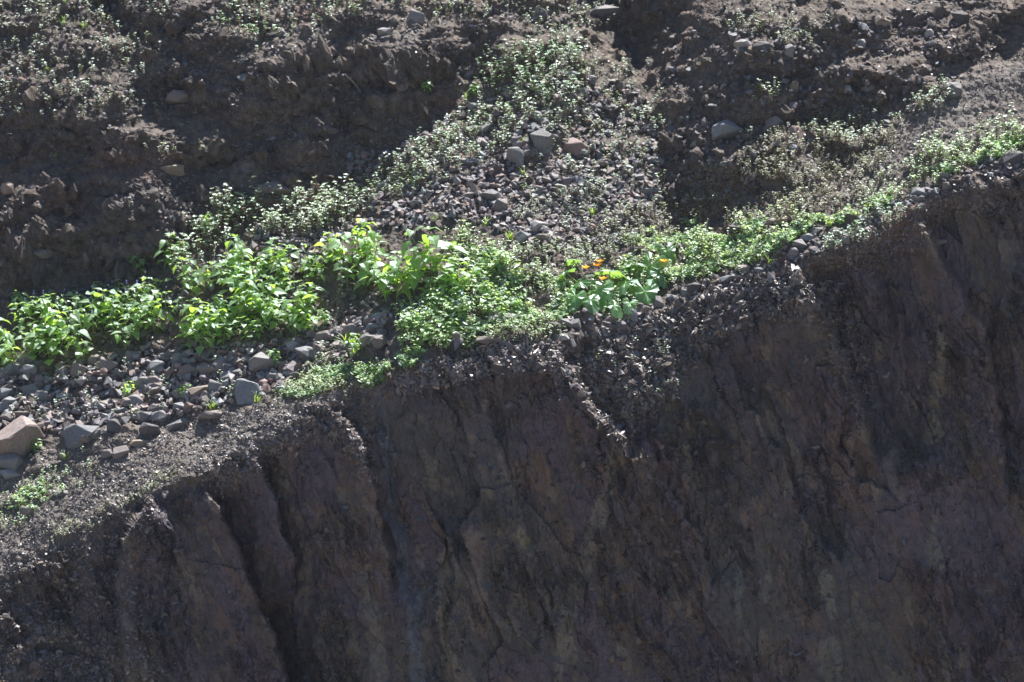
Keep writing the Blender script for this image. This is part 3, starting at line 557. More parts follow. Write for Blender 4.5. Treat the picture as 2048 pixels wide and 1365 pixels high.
def leafy_plant(seed, H=.26, Lf=.10, nodes=5, flowers=True, wide=.62, branches=2, mat=None):
    r = random.Random(seed); root = empty('leafy_plant'); st, lv, fl = Geo(), Geo(), Geo()
    def shoot(base, direc, H, nodes, Lf):
        p = np.array(base, float); d = np.array(direc, float); az = r.uniform(0, 6.28); pts = [p]
        for i in range(nodes):
            d = d + np.array([r.gauss(0, .07), r.gauss(0, .07), .12]); d /= np.linalg.norm(d); q = p + d * H / nodes * (1.25 - .5 * i / nodes)
            st.add(*tube(p, q, .0042 * (1 - .6 * i / nodes), .0042 * (1 - .6 * (i + 1) / nodes))); p = q; az += 1.57 + r.gauss(0, .3)
            s = Lf * (1.05 - .5 * abs(i - nodes * .45) / nodes) * r.uniform(.8, 1.15) * (.6 if i == nodes - 1 else 1)
            for side in (0, math.pi):
                a = az + side + r.gauss(0, .2); up = r.uniform(.1, .75); pl = s * r.uniform(.25, .5); e = p + np.array([math.cos(a) * math.cos(up), math.sin(a) * math.cos(up), math.sin(up)]) * pl
                st.add(*tube(p, e, .0018, .0013, 3)); V, Fc = leaf_geo(s, s * wide * r.uniform(.85, 1.15), r.uniform(.1, .4), r.uniform(.1, .55))
                lv.add(V @ rotm(a, r.uniform(-.55, .3), r.gauss(0, .25)).T + e, Fc)
        for k in range(4):
            a = az + k * 1.57; V, Fc = leaf_geo(Lf * .38, Lf * .2, .3, .3); lv.add(V @ rotm(a, r.uniform(.2, .8)).T + p, Fc, (1.15, 1.1, .9))
        return p, d
    tip, d = shoot((0, 0, -.01), (r.gauss(0, .08), r.gauss(0, .08), 1), H, nodes, Lf); tips = [tip]
    for b in range(branches):
        a = r.uniform(0, 6.28); tp, _ = shoot((0, 0, H * r.uniform(.08, .3)), (math.cos(a) * .75, math.sin(a) * .75, .8), H * r.uniform(.5, .8), max(2, nodes - 2), Lf * .8); tips.append(tp)
    link('stem', st.mesh('stem', M_stem), root); link('foliage', lv.mesh('foliage', mat or M_leaf), root)
    if flowers:
        for tp in tips[:2]:
            fl = Geo()
            h = r.uniform(.03, .07); e = tp + np.array([r.gauss(0, .008), r.gauss(0, .008), h]); fl.add(*tube(tp, e, .0018, .001, 3), (.0, .0, .0)) if False else None
            for k in range(3):
                c = tp + (e - tp) * r.uniform(.2, 1)
                for j in range(4):
                    V, Fc = leaf_geo(.008, .007, .2, 0); fl.add(V @ rotm(r.uniform(0, 6.28), r.uniform(-.2, .9)).T + c, Fc)
            link('flower_spike', fl.mesh('flower_spike', M_blue), root)
    return root
def place(proto, px, py, s, rz, first, label, cat, group, sink=0.0, tilt=.08):
    o = proto if first else copy_tree(proto); o.location = at(px, py) - np.array([0, 0, sink]); o.scale = (s, s, s * random.uniform(.9, 1.1)); o.rotation_euler = (random.gauss(0, tilt) - .02, random.gauss(0, tilt), rz); tag(o, label, cat, group); REG.append((o, px, py, '', cat, s * 100)); return o
protos = [leafy_plant(i, H=.25 + .03 * (i % 3), Lf=.098 + .012 * (i % 3), nodes=4 + i % 2, flowers=i % 2 == 0, branches=2 + i % 2, wide=.72) for i in range(6)]
smallp = [leafy_plant(20 + i, H=.15, Lf=.062, nodes=4, flowers=i % 2 == 0, branches=3, wide=.72, mat=M_leaf2) for i in range(5)]
used = set()
def grow(pset, poly, n, smin, smax, label, group, r, cat='plant', name=None):
    q = sample_poly(poly, n * 6, r); keep = []
    mind = math.sqrt(abs(sum(poly[i-1][0] * poly[i][1] - poly[i][0] * poly[i-1][1] for i in range(len(poly)))) / 2 / n) * .62
    for p in q:
        if len(keep) < n and all((p[0]-k[0])**2 + ((p[1]-k[1]) * 1.5)**2 > mind**2 for k in keep): keep.append(p)
    for p in keep:
        i = random.randrange(len(pset)); first = id(pset[i]) not in used; used.add(id(pset[i]))
        o = place(pset[i], p[0], p[1], random.uniform(smin, smax), random.uniform(0, 6.28), first, label, cat, group)
        if name: o.name = name
r5 = np.random.default_rng(5)
grow(protos, [(40, 650), (120, 640), (280, 620), (330, 640), (320, 700), (270, 722), (200, 735), (110, 752), (40, 735)], 24, .65, 1.1, 'broad leaved green plant with blue flower spikes in the leftmost patch', 'leafy plants of the left patch', r5)
grow(smallp, [(40, 640), (90, 610), (180, 600), (290, 590), (320, 620), (260, 660), (140, 660), (60, 670)], 26, .75, 1.1, 'small leaved plant in the dense back rows of the leftmost patch', 'small leafy plants behind the left patch', r5)
grow(protos, [(330, 660), (350, 610), (470, 600), (600, 620), (690, 640), (620, 672), (540, 700), (430, 716), (340, 710)], 25, .55, 1.0, 'broad leaved plant low in the middle patch above the scree', 'leafy plants of the middle patch, front', r5)
grow(protos, [(390, 590), (430, 540), (560, 530), (600, 590), (500, 606)], 15, .55, 1.0, 'broad leaved plant in the middle patch between the two scree beds', 'leafy plants of the middle patch, centre', r5)
grow(protos, [(600, 560), (640, 520), (720, 510), (770, 560), (740, 590), (640, 590)], 12, .6, 1.0, 'broad leaved plant beside the tallest plants, on their left', 'leafy plants left of the tallest plants', r5)
grow(protos, [(0, 715), (12, 690), (20, 740), (0, 760)], 2, .8, .9, 'broad leaved plant cut by the left edge of the photo', 'leafy plants at the left edge', r5)
grow(smallp, [(860, 610), (900, 540), (960, 530), (1030, 560), (1060, 620), (1000, 640), (930, 650), (880, 650)], 44, .6, 1.05, 'tangled light green plant in the thick patch right of the tallest plants', 'leafy plants of the thick centre patch', r5)
grow(smallp, [(790, 690), (800, 640), (880, 610), (930, 640), (905, 675), (890, 700), (820, 722)], 30, .55, .95, 'light green plant in the clump behind and left of the bird', 'leafy plants beside the bird', r5)
for px, py, s, lab in ((795, 608, 1.3, 'tallest dark green plant with large drooping leaves'), (865, 568, 1.35, 'tall plant with bright sunlit top leaves, right of the drooping one'), (770, 600, 1.05, 'big leaved plant on the left side of the tallest plants'), (905, 590, .95, 'big leaved plant at the right of the sunlit tall one'), (830, 600, 1.1, 'big leaved plant between the two tallest plants'),
                       (330, 540, .95, 'single tall leafy stalk standing against the shaded bank'), (284, 548, .6, 'thin leafy stalk left of the single tall one'), (415, 470, .45, 'small pale stalk at the left end of the pale weeds'), (48, 625, .7, 'thin pale stalk at the upper left of the leftmost patch'),
                       (550, 725, .45, 'small leafy stalk alone on the stones before the big grey boulder'), (260, 800, .38, 'small green plant alone in the left scree'), (365, 795, .35, 'small green plant near the wide tan slab'), (710, 725, .5, 'small bright plant between stones, left of the bird clump'), (585, 650, .5, 'small leafy stalk at the right tip of the middle patch'), (650, 648, .45, 'last small plant right of the middle patch'),
                       (70, 905, .4, 'small plant between the pinkish boulder and the gravel'), (855, 192, .4, 'single broad leaf plant in the shade of the upper bank'), (945, 188, .4, 'light green plant at the upper left edge of the chute')):
    o = place(random.choice(protos[1::2]), px, py, s, random.uniform(0, 6.28), False, lab, 'plant', None)
# squash plant with lobed leaves and orange flowers
def lobed(Rr, seed):
    r = random.Random(seed); n = 35; V = [(0, 0, 0)]; 
    for ring, k in ((.45, 0), (1., 1)):
        for i in range(n):
            a = (i / (n - 1) - .5) * 5.6; lobe = (.55 + .50 * abs(math.cos(a * 1.25)) ** 1.5) * (1.15 - .13 * abs(a)) * (1 + .10 * (i % 2)); rr = Rr * ring * (lobe if k else lobe * .9 + .1)
            V.append((rr * math.cos(a), rr * math.sin(a), -.28 * rr * rr / Rr + .10 * rr * math.cos(a * 5) + r.gauss(0, .003)))
    Fc = [(0, 1 + i, 2 + i) for i in range(n - 1)]
    for i in range(n - 1): a, b = 1 + i, 1 + n + i; Fc += [(a, b, b + 1), (a, b + 1, a + 1)]
    c = np.ones((len(V), 3)); c[1:1 + n] = [(1.5, 1.35, 1.6) if i % 5 == 2 else (1, 1, 1) for i in range(n)]; c[0] = (2, 1.7, 2)
    return np.array(V), np.array(Fc), c
sq = empty('squash_plant', at(1215, 600)); b0 = np.array(sq.location); st = Geo()
tag(sq, 'squash plant with large glossy lobed leaves and orange flowers on the rim', 'squash plant')
for i, (px, py, size, pitch, az) in enumerate([(1195, 575, 38, -.75, -1.9), (1290, 575, 42, -.8, -1.3), (1300, 530, 40, -.95, -2.2), (1160, 560, 34, -.5, 3.0), (1220, 538, 34, -.3, .5), (1250, 560, 30, -.4, -2.4), (1130, 545, 24, -.6, 2.6), (1335, 500, 26, -.9, -1.1), (1180, 600, 26, -.5, -1.4), (1230, 604, 24, -.6, -.9), (1270, 525, 26, -.2, 1.2), (1150, 590, 26, -.7, -2.0), (1215, 572, 28, -.6, -1.2), (1260, 598, 22, -.5, -1.7), (1320, 545, 24, -.7, -.6), (1145, 520, 20, -.4, 1.9)]):
    g = at(px, py + 26); e = g + np.array([0, -.02, .085 + .0]) ; r0 = at(px * .6 + 1215 * .4, py * .5 + 305)
    g0 = Geo(); V, Fc, c = lobed(size * PIX, i); g0.add(V @ rotm(az, pitch, random.gauss(0, .2)).T + e - b0, Fc, c); link('leaf', g0.mesh('leaf', M_squash), sq)
    st.add(*tube(r0 - b0, e - b0, .006, .004, 5))
link('stem', st.mesh('stem', M_stem), sq)
for px, py in ((1170, 537), (1198, 524), (1205, 556), (1327, 524), (1193, 531)):
    e = at(px, py + 26) + np.array([0, -.07, .095]); g0 = Geo()
    for k in range(5):
        V, Fc = leaf_geo(.042, .036, .3, -.2); g0.add(V @ rotm(k * 1.257, .35).T + e - b0, Fc)
    link('flower', g0.mesh('flower', M_orange), sq)
# small pale weeds
def weed_geo(seed, H=.07, n=7, lsz=.016, red=True, tuft=8):
    r = random.Random(seed); lv, st = Geo(), Geo(); lean = np.array([r.gauss(0, .12), r.gauss(0, .12), 1]); p0 = np.zeros(3); p1 = lean * H; st.add(*tube(p0, p1, .0016, .0011, 3))
    def lf(p, a, pit, s, c):
        V = np.array([(0, 0, 0), (s * .5, s * .34, .05 * s), (s, 0, -.15 * s), (s * .5, -s * .34, .05 * s)]); lv.add(V @ rotm(a, pit).T + p, np.array([(0, 1, 2), (0, 2, 3)]), c)
    for i in range(n):
        f = .2 + .75 * i / n; a = i * 2.1 + r.random()
        for side in (0, 3.14): lf(p1 * f, a + side, r.uniform(-.2, .5), lsz * r.uniform(.7, 1.1), (.75, .8, .65))
    for i in range(tuft): lf(p1 + np.array([r.gauss(0, .003), r.gauss(0, .003), 0]), i * 6.28 / tuft, r.uniform(.0, .8), lsz * r.uniform(.7, 1.), (1.45, 1.4, 1.35))
    for b in range(2):
        a = r.uniform(0, 6.28); q = p1 * r.uniform(.3, .6); e = q + np.array([math.cos(a) * .3, math.sin(a) * .3, .5]) * H * .6; st.add(*tube(q, e, .001, .001, 3))
        for i in range(5): lf(e, i * 1.25, r.uniform(0, .8), lsz * .75, (1.25, 1.25, 1.15))
    return lv, st
WP = [weed_geo(i, .060 + .014 * (i % 4), 4 + i % 3, .0125) for i in range(8)]
w_l = [g[0].arr() for g in WP]; w_s = [g[1].arr() for g in WP]
wprot = []
for lv, st in WP:
    root = empty('pale_weed'); link('stem', st.mesh('stem', M_redstem), root); link('foliage', lv.mesh('foliage', M_weed), root); wprot.append(root)
WZ = [ # polygon, count, scale, tint, individuals, label, group
 ([(-60, -60), (330, -60), (340, 100), (360, 200), (200, 240), (-60, 260)], 560, .7, 1.2, (1, 1, .9), 50, 'pale stalked weed on the stony top left slope', 'weeds of the top left slope'),
 ([(430, -60), (720, -60), (720, 40), (600, 60), (520, 100), (420, 60)], 240, .8, 1.3, (.9, 1.1, .8), 26, 'green weed at the top edge left of centre', 'weeds at the top edge'),
 ([(430, 420), (520, 410), (700, 400), (700, 470), (600, 470), (460, 478), (360, 560), (330, 540), (400, 460)], 460, 1.1, 1.9, (1.2, 1.25, 1.2), 60, 'whitish bushy weed in the pale row below the dark bank', 'whitish weeds below the dark bank'),
 ([(700, 380), (800, 320), (900, 250), (980, 200), (1080, 220), (1000, 300), (900, 360), (780, 400), (700, 430)], 430, .8, 1.4, (.92, 1.05, .75), 50, 'pale green weed along the left side of the scree chute', 'weeds left of the scree chute'),
 ([(950, 190), (960, 120), (1040, 110), (1140, 70), (1180, 130), (1150, 200), (1060, 220)], 300, .9, 1.5, (.7, .95, .6), 46, 'bushy green weed at the head of the scree chute', 'weeds at the head of the chute'),
 ([(1100, 100), (1300, 120), (1330, 250), (1330, 430), (1200, 480), (1020, 450), (1060, 260)], 560, .6, 1.2, (.85, .92, .72), 20, 'small pale weed among the stones of the middle chute', 'weeds in the scree chute'),
 ([(760, 0), (1000, 0), (1200, 10), (1330, 90), (1180, 80), (980, 60), (800, 40)], 200, .6, 1.1, (1, 1, .85), 0, None, None),
 ([(1350, 420), (1480, 330), (1560, 260), (1740, 240), (1800, 260), (1740, 400), (1640, 440), (1450, 440), (1300, 490), (1150, 520), (1200, 440)], 1900, .4, .95, (.92, .78, .58), 0, None, None),
 ([(1420, 30), (1560, 40), (1700, 60), (1640, 100), (1500, 90)], 160, .5, .9, (1, 1, .85), 0, None, None),
 ([(1600, 255), (1640, 235), (1770, 225), (1900, 170), (1910, 210), (1780, 250), (1700, 300), (1600, 290)], 150, .8, 1.1, (.9, 1, .9), 0, None, None),
 ([(1750, 380), (1850, 310), (1950, 270), (2060, 240), (2110, 250), (2110, 300), (1960, 330), (1880, 360), (1800, 400), (1720, 440)], 420, .8, 1.35, (1.05, 1.25, .75), 26, 'light green weed in the strip along the upper right rim', 'weeds of the upper right rim'),
 ([(1720, 440), (1830, 400), (1850, 430), (1760, 470), (1650, 520), (1640, 500)], 120, .7, 1.2, (.9, 1.1, 1), 0, None, None),
 ([(560, 790), (620, 740), (760, 730), (790, 745), (700, 775), (600, 800)], 520, .45, .85, (1.1, 1.15, .7), 0, None, None),
 ([(0, 1000), (100, 930), (160, 900), (200, 950), (120, 1020), (0, 1080)], 130, .5, .9, (1, 1.2, .7), 0, None, None),
 ([(70, 1090), (160, 1030), (270, 990), (350, 930), (360, 945), (270, 1030), (160, 1070), (100, 1100)], 240, .35, .6, (1.2, 1.1, .6), 0, None, None),
 ([(900, 700), (1000, 655), (1120, 640), (1120, 680), (1000, 684), (940, 694)], 420, .5, .9, (1.1, 1.2, .8), 0, None, None),
 ([(1180, 690), (1360, 660), (1400, 760), (1280, 860), (1200, 760)], 60, .5, .9, (1, 1.15, 1), 0, None, None),
 ([(0, 620), (60, 590), (320, 560), (400, 600), (640, 600), (760, 620), (740, 760), (500, 820), (200, 860), (0, 860)], 240, .6, 1.2, (.95, 1.05, .9), 0, None, None),
 ([(1020, 500), (1180, 490), (1300, 480), (1200, 540), (1130, 560), (1100, 600), (1040, 600)], 420, .5, 1., (1.05, 1.1, .8), 0, None, None),
 ([(1100, 620), (1300, 510), (1420, 450), (1600, 430), (1640, 450), (1540, 520), (1380, 560), (1200, 625)], 620, .6, 1.25, (1.15, 1.3, .6), 0, None, None),
 ([(850, 600), (900, 480), (1000, 490), (1060, 600), (960, 680), (800, 720), (790, 660)], 460, .8, 1.5, (1.1, 1.3, .7), 0, None, None),
 ([(280, 300), (540, 310), (540, 340), (290, 330)], 26, .8, 1.2, (1, 1.1, 1), 8, 'lone pale weed on the narrow ledge above the shaded bank', 'weeds on the narrow ledge'),
 ([(1500, 190), (1560, 190), (1550, 215), (1510, 215)], 14, 1, 1.5, (.9, 1.1, .9), 8, 'green weed on the shaded mound right of the jutting boulder', 'weeds on the mound'),
 ([(1470, 260), (1500, 250), (1510, 320), (1480, 330)], 10, 1, 1.4, (.9, 1, .9), 6, 'weed growing under the jutting blue-grey boulder', 'weeds under the jutting boulder')]
wl, ws = Geo(), Geo(); usedw = set(); r6 = np.random.default_rng(6)
for poly, n, s0, s1, tint, nind, lab, gr in WZ:
    q = sample_poly(poly, n, r6); q = q + r6.normal(0, 9, q.shape) * (len(q) > 150); q = q[~((q[:, 1] > lipy(q[:, 0]) + 4) & (lipy(q[:, 0]) > poly[0][1] - 400) & (len(q) > 150))] if poly[0][0] not in (1180,) else q; n = len(q); s = s0 + (s1 - s0) * r6.random(n) ** 1.5; cl_ = fbm(np.stack([q[:, 0] / 26, q[:, 1] / 20, q[:, 0] * 0], -1), 2, 66); kp = cl_ > (-.45); q, s = q[kp], s[kp] * (1 + .35 * np.clip(cl_[kp], -.5, 1)); od = np.argsort(-s); q, s = q[od], s[od]
    for i in range(nind):
        k = random.randrange(8); place(wprot[k], q[i, 0], q[i, 1], s[i], random.uniform(0, 6.28), k not in usedw, lab, 'weed', gr, tilt=.1); usedw.add(k)
    q, s = q[nind:], s[nind:]; n = len(s); pos = at(q[:, 0], q[:, 1]) - np.array([0, 0, .003]); Rm = rot_batch(n, .12, r6); sc = np.repeat(s[:, None], 3, 1); cols = np.array(tint) * r6.uniform(.7, 1.25, (n, 1)); st_ = r6.bit_generator.state
    ridx = np.random.default_rng(n); scatter_into(wl, w_l, pos, Rm, sc, cols, np.random.default_rng(n)); scatter_into(ws, w_s, pos, Rm, sc, np.ones((n, 3)), np.random.default_rng(n))
o = link('weeds', wl.mesh('weeds', M_weed)); tag(o, 'tiny pale weeds scattered thickly over the stony slope', 'weeds', kind='stuff')
o2 = link('weed_stems', ws.mesh('weed_stems', M_redstem), o); tag(o2, kind='stuff')
# low bright cover
cov = Geo(); cz = [([(1060, 620), (1130, 590), (1300, 500), (1420, 455), (1560, 440), (1640, 440), (1610, 470), (1560, 510), (1470, 535), (1390, 560), (1330, 570), (1200, 620), (1100, 635)], 3400, .85), ([(900, 600), (1040, 560), (1080, 620), (1010, 650), (900, 690)], 1500, 1.), ([(1030, 600), (1080, 560), (1180, 580), (1180, 625), (1080, 650), (1000, 665)], 800, .9), ([(700, 760), (780, 715), (850, 700), (900, 705), (860, 722), (790, 748), (735, 780)], 700, .8), ([(840, 640), (880, 560), (940, 500), (1010, 520), (1040, 600), (940, 680), (830, 700)], 900, 1.25),
   ([(1640, 440), (1760, 400), (1870, 340), (1980, 290), (2110, 250), (2110, 300), (1980, 325), (1880, 360), (1780, 410), (1660, 460)], 650, .9), ([(560, 790), (640, 740), (790, 735), (800, 750), (700, 775), (590, 800)], 700, .7), ([(790, 720), (900, 690), (900, 650), (960, 640), (960, 690), (860, 722), (800, 745)], 350, .9), ([(0, 1010), (90, 960), (120, 990), (30, 1050)], 120, .8), ([(1240, 480), (1400, 440), (1400, 480), (1260, 520)], 250, .8)]
lp = []
for i in range(6):
    g = Geo(); r = random.Random(i)
    for k in range(7):
        V, Fc = leaf_geo(r.uniform(.022, .04), r.uniform(.014, .026), r.uniform(.0, .4), r.uniform(.1, .5)); h = np.array([r.gauss(0, .014), r.gauss(0, .014), r.uniform(.004, .045)]); g.add(V @ rotm(r.uniform(0, 6.28), r.uniform(-.3, .8), r.gauss(0, .4)).T + h, Fc, np.array((1, 1, 1)) * r.uniform(.7, 1.3))
    lp.append(g.arr())
for poly, n, s in cz:
    q = sample_poly(poly, n, r6); q = q[fbm(np.stack([q[:, 0] / 34, q[:, 1] / 22, q[:, 0] * 0], -1), 3, 67) > -.12]; n = len(q); pos = at(q[:, 0], q[:, 1]); cols = np.array([1, 1, 1]) * r6.uniform(.6, 1.25, (n, 1)) * np.stack([r6.uniform(.8, 1.15, n), np.ones(n), r6.uniform(.8, 1.6, n)], -1)
    scatter_into(cov, lp, pos, rot_batch(n, .2, r6), np.repeat(s * r6.uniform(.6, 1.25, (n, 1)), 3, 1), cols, r6)
o = link('ground_cover', cov.mesh('ground_cover', M_mat)); tag(o, 'bright low leafy ground cover along the cliff rim', 'ground cover', kind='stuff')
# grass tufts
def grass_proto(seed, n=12, L=.09):
    r = random.Random(seed); g = Geo()
    for k in range(n):
        a = r.uniform(0, 6.28); p = np.array([r.gauss(0, .006), r.gauss(0, .006), 0]); el = r.uniform(.9, 1.45); l = L * r.uniform(.6, 1.1); wd = .0035; V = []; side = np.array([-math.sin(a), math.cos(a), 0])
        for i in range(5):
            f = i / 4; V += [p + side * wd * (1 - f * .9), p - side * wd * (1 - f * .9)]; p = p + np.array([math.cos(a) * math.cos(el), math.sin(a) * math.cos(el), math.sin(el)]) * l / 4; el -= r.uniform(.15, .5)
        Fc = []
        for i in range(4): b = i * 2; Fc += [(b, b + 1, b + 3), (b, b + 3, b + 2)]
        g.add(np.array(V), np.array(Fc))
    return link('grass_tuft', g.mesh('grass_tuft', M_grass))
gp = [grass_proto(i, 9 + 2 * i) for i in range(4)]
for i, (px, py, s, lab) in enumerate([(125, 45, 1.1, 'bright spreading grass tuft at the top left'), (168, 52, .9, 'grass tuft right of the brightest one at the top left'), (95, 132, .6, 'small grass sprig below the top left tufts'), (160, 138, .6, 'second small grass sprig below the top left tufts'),
    (128, 3, .8, 'grass tuft cut by the top edge'), (1045, 283, .9, 'grass tuft touching the oval grey boulder'), (1045, 345, .7, 'grass tuft below the angular grey block'), (1185, 425, 1.2, 'tall thin grass blades right in the lower chute'), (970, 445, 1.1, 'grass tuft above the thick centre patch'), (870, 440, 1., 'grass behind the sunlit tall plant'),
    (925, 465, 1.3, 'long bent grass blades above the thick patch'), (1020, 475, 1., 'yellow-green grass at the chute foot'), (1660, 445, 1.1, 'bright upright grass tuft on the right rim'), (1540, 520, 1., 'grass at the lower edge of the bright strip'), (695, 690, 1.5, 'tall thin grass beside the small bright plant'), (425, 812, 1.1, 'grass tuft between two slabs of the left scree'),
    (515, 795, 1., 'grass tuft at the right of the round blue-grey boulder'), (735, 195, .6, 'short grass in the shaded bank'), (930, 185, .8, 'yellow grass at the edge of the shade by the chute'), (110, 305, .7, 'bent pale sprig at the left above the shaded bank'), (820, 355, .8, 'grass among the weeds left of the chute'), (1400, 350, .6, 'thin grass at the foot of the mound'), (1088, 575, .8, 'grass in the greenery left of the squash plant'),
    (130, 910, .8, 'grass beside the pointed slab'), (1560, 470, .9, 'grass inside the bright green strip'), (1620, 450, .9, 'grass at the top end of the bright green strip')]):
    o = gp[i % 4] if i < 4 else gp[i % 4].copy()
    if i >= 4: COL.objects.link(o)
    o.location = at(px, py + 8); o.scale = (s * 1.3,) * 3; o.rotation_euler = (0, 0, random.uniform(0, 6.28)); tag(o, lab, 'grass')
# dry stick in the bank
g = Geo(); a, b = at(690, 156), at(722, 182); m_ = (a + b) / 2 + np.array([0, -.02, .01]); g.add(*tube(a + np.array([0, -.02, 0]), m_, .008, .006, 6)); g.add(*tube(m_, b + np.array([0, -.03, 0]), .006, .003, 6)); o = link('stick', g.mesh('stick', plain('dry_wood', (.3, .24, .18)))); tag(o, 'bare dry stick lying against the shaded upper bank', 'stick')

# ------------------------------------------------------------------ labels of look-alikes: each says where it is
LM = [('the big pinkish boulder', 22, 885), ('the pointed slab', 165, 872), ('the thin flat tan stone', 283, 890), ('the wide flat tan slab', 412, 780), ('the round blue-grey boulder', 487, 785), ('the long tilted slab', 427, 742), ('the long stone between patches', 748, 669),
      ('the oval grey boulder', 1079, 286), ('the red-brown wedge', 1147, 291), ('the broad grey chute stone', 984, 396), ('the pale flat-topped block', 1078, 459), ('the long top slab', 1192, 27), ('the jutting blue-grey boulder', 1455, 263), ('the pale tilted plate', 1490, 92), ('the pale hollow stone', 1694, 179),
      ('the round grey slope stone', 1906, 178), ('the dark rounded rim boulder', 2020, 318), ('the blue-grey rim stone', 1843, 387), ('the squash plant', 1215, 585), ('the bird', 914, 690), ('the tallest drooping plant', 795, 560), ('the sunlit tall plant', 865, 520), ('the single tall leafy stalk', 330, 510), ('the last plant of the middle patch', 650, 648),
      ('the long low bank rock', 548, 383), ('the brown slab of the top left', 350, 187), ('the brightest top left grass tuft', 125, 45), ('the pile of rim stones', 1640, 480), ('the dark strip rock', 1482, 457), ('the leaning top slab', 832, 32), ('the left edge slab in the bank', 82, 521), ('the purple leaning stone', 935, 145), ('the brown slab under the left patch', 219, 738), ('the thin pale stalk at far left', 48, 600), ('the pale ridge stone', 1215, 214), ('the flat brown stone behind the patch', 595, 484), ('the brown stone below the top slab', 1270, 78), ('the tan chute stone', 1130, 222), ('the grass at the chute edge', 930, 185), ('the tall thin grass blades', 1185, 425)]
ORD = ['', 'second ', 'third ', 'fourth ', 'fifth ', 'sixth ', 'seventh ', 'eighth ', 'ninth ', 'tenth ', 'eleventh ', 'twelfth ', 'thirteenth ', 'fourteenth ', 'fifteenth ', 'sixteenth ', 'seventeenth ', 'eighteenth ', 'nineteenth ', 'twentieth '] + ['twenty-%s ' % q for q in ('first', 'second', 'third', 'fourth', 'fifth', 'sixth', 'seventh', 'eighth', 'ninth')]
def direction(dx, dy):
    a = math.degrees(math.atan2(-dy, dx)) % 360; return ['right of', 'above right of', 'above', 'above left of', 'left of', 'below left of', 'below', 'below right of'][int((a + 22.5) // 45) % 8]
buckets = {}
for o, px, py, c, noun, size in REG:
    if not o.get('group'): continue
    l = min(LM, key=lambda q: (q[1] - px) ** 2 + ((q[2] - py) * 1.3) ** 2); base = {'plant': 'broad leaved plant', 'weed': 'pale stalked weed', 'block': ('larger ' if size > 24 else 'small ') + c + ' stone'}[noun]
    buckets.setdefault((base, direction(px - l[1], py - l[2]), l[0]), []).append((math.hypot(px - l[1], py - l[2]), o))
for (base, dr, lm), lst in buckets.items():
    for i, (d_, o) in enumerate(sorted(lst, key=lambda q: q[0])):
        o['label'] = (base + ' ' + dr + ' ' + lm) if len(lst) == 1 else (ORD[min(i, 28)] + 'nearest ' + base + ' ' + dr + ' ' + lm)
# ------------------------------------------------------------------ bird
def loft(rings, n=14):
    """rings: (center, radius_x, radius_z, tilt) -> closed smooth skin"""
    V, Fc = [], []
    for c, rx, rz, tl in rings:
        for k in range(n):
            th = 2 * math.pi * k / n; V.append((c[0] + rx * math.cos(th), c[1] + rz * math.sin(th) * math.cos(tl), c[2] + rz * math.sin(th) * math.sin(tl)))
    m = len(rings)
    for i in range(m - 1):
        for k in range(n): a, b = i * n + k, i * n + (k + 1) % n; Fc += [(a, b, b + n), (a, b + n, a + n)]
    V += [rings[0][0], rings[-1][0]]
    for k in range(n): Fc += [((k + 1) % n, k, m * n), ((m - 1) * n + k, (m - 1) * n + (k + 1) % n, m * n + 1)]
    return np.array(V, float), np.array(Fc)
M_back = plain('grey_brown_plumage', (.19, .175, .17), .8); M_wing = plain('dark_wing_plumage', (.045, .04, .042), .75); M_tail = plain('black_tail_plumage', (.02, .02, .022), .7); M_beak = plain('black_beak', (.02, .02, .02), .4); M_eye = plain('eye', (.01, .01, .01), .1, .8)
bird = empty('bird', at(914, 704) + np.array([0, -.025, .012])); bird.scale = (1.3, 1.2, 1.1); bird.rotation_euler = (0, 0, R(-22)); tag(bird, 'small grey-brown bird with black tail perched on the cliff rim, back turned', 'bird')
# body axis: bird faces away (+Y), upright; head turned to the left (-X)
V, Fc = loft([((0, -.038, .026), .004, .003, 1.2), ((0, -.030, .034), .014, .012, 1.0), ((0, -.018, .045), .024, .022, .8), ((0, -.004, .060), .031, .029, .55), ((0, .006, .078), .033, .029, .35), ((0, .010, .092), .028, .025, .2), ((-.001, .009, .101), .0175, .019, .1), ((-.003, .006, .108), .0165, .0175, 0), ((-.005, .004, .118), .0200, .0215, 0), ((-.005, .003, .128), .0190, .0205, 0), ((-.004, .002, .137), .014, .015, 0), ((-.004, .002, .1425), .007, .008, 0), ((-.003, .002, .144), .002, .002, 0)])
link('body', mesh_np('body', V, Fc, M_back, None, True), bird)
for sx in (-1, 1):
    V, Fc = loft([((sx * .026, .0, .092), .005, .010, .2), ((sx * .0285, -.009, .078), .008, .019, .3), ((sx * .025, -.021, .060), .009, .016, .5), ((sx * .015, -.035, .038), .009, .012, .7), ((sx * .008, -.046, .020), .002, .004, .8)], 10); link('wing', mesh_np('wing', V, Fc, M_wing, None, True), bird)
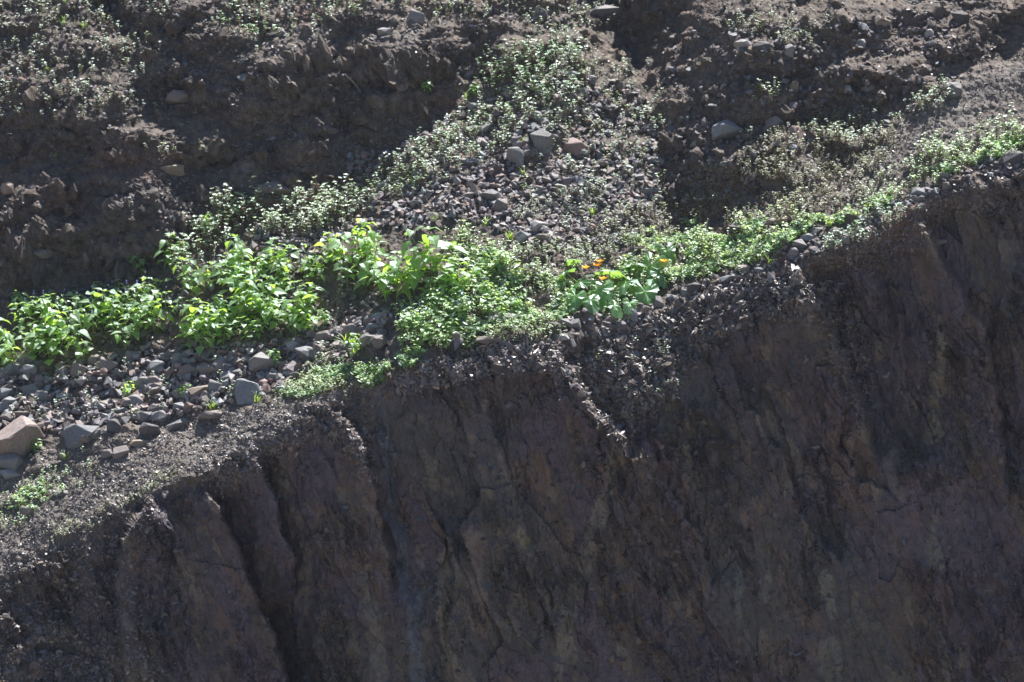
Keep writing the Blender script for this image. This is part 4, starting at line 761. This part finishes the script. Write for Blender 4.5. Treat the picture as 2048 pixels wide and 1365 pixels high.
V, Fc = loft([((0, -.030, .036), .008, .004, 1.1), ((-.001, -.042, .016), .009, .003, 1.1), ((-.002, -.052, -.006), .011, .0025, 1.1), ((-.002, -.058, -.022), .012, .002, 1.1)], 10); tl = link('tail', mesh_np('tail', V, Fc, M_tail, None, True), bird)
V, Fc = tube((-.018, .004, .128), (-.034, .006, .126), .0035, .0006, 6); link('beak', mesh_np('beak', V, Fc, M_beak), bird)
for sy in (-1, 1):
    V, Fc = loft([((-.0135, .004 + sy * .012, .1275), .0012, .0012, 0), ((-.0135, .004 + sy * .012, .130), .0032, .0032, 0), ((-.0135, .004 + sy * .012, .1325), .0012, .0012, 0)], 8); link('eye', mesh_np('eye', V, Fc, M_eye, None, True), bird)
for sx in (-1, 1):
    g = Geo(); g.add(*tube((sx * .010, .0, .042), (sx * .011, -.003, .018), .0022, .0014, 5)); g.add(*tube((sx * .011, -.003, .018), (sx * .012, .002, .001), .0014, .0013, 5))
    for a in (-.5, 0, .5, 3.14): g.add(*tube((sx * .012, .002, .001), (sx * .012 + .012 * math.sin(a), .002 + .012 * math.cos(a), -.001), .0012, .0007, 4))
    link('leg', g.mesh('leg', M_beak), bird)
print('stones', NI, 'tris', sum(len(m.polygons) for m in bpy.data.meshes))

hz = mesh_np('haze', [(x, y, z) for z in (zb - 1.2, 12) for y in (-43, 24) for x in (-30, 30)], [(0, 2, 3, 1), (4, 5, 7, 6), (0, 1, 5, 4), (2, 6, 7, 3), (0, 4, 6, 2), (1, 3, 7, 5)], M_soil)
hm = bpy.data.materials.new('haze'); hm.use_nodes = True; nt = hm.node_tree; nt.nodes.clear(); ou = nt.nodes.new('ShaderNodeOutputMaterial'); pv = nt.nodes.new('ShaderNodeVolumePrincipled')
pv.inputs['Color'].default_value = (.72, .80, 1, 1); pv.inputs['Density'].default_value = .00028; pv.inputs['Anisotropy'].default_value = .3; nt.links.new(pv.outputs[0], ou.inputs['Volume'])
hz.materials.clear(); hz.materials.append(hm); o = link('haze', hz); o['kind'] = 'stuff'; tag(o, 'thin bluish haze in the air over the hillside', 'haze')
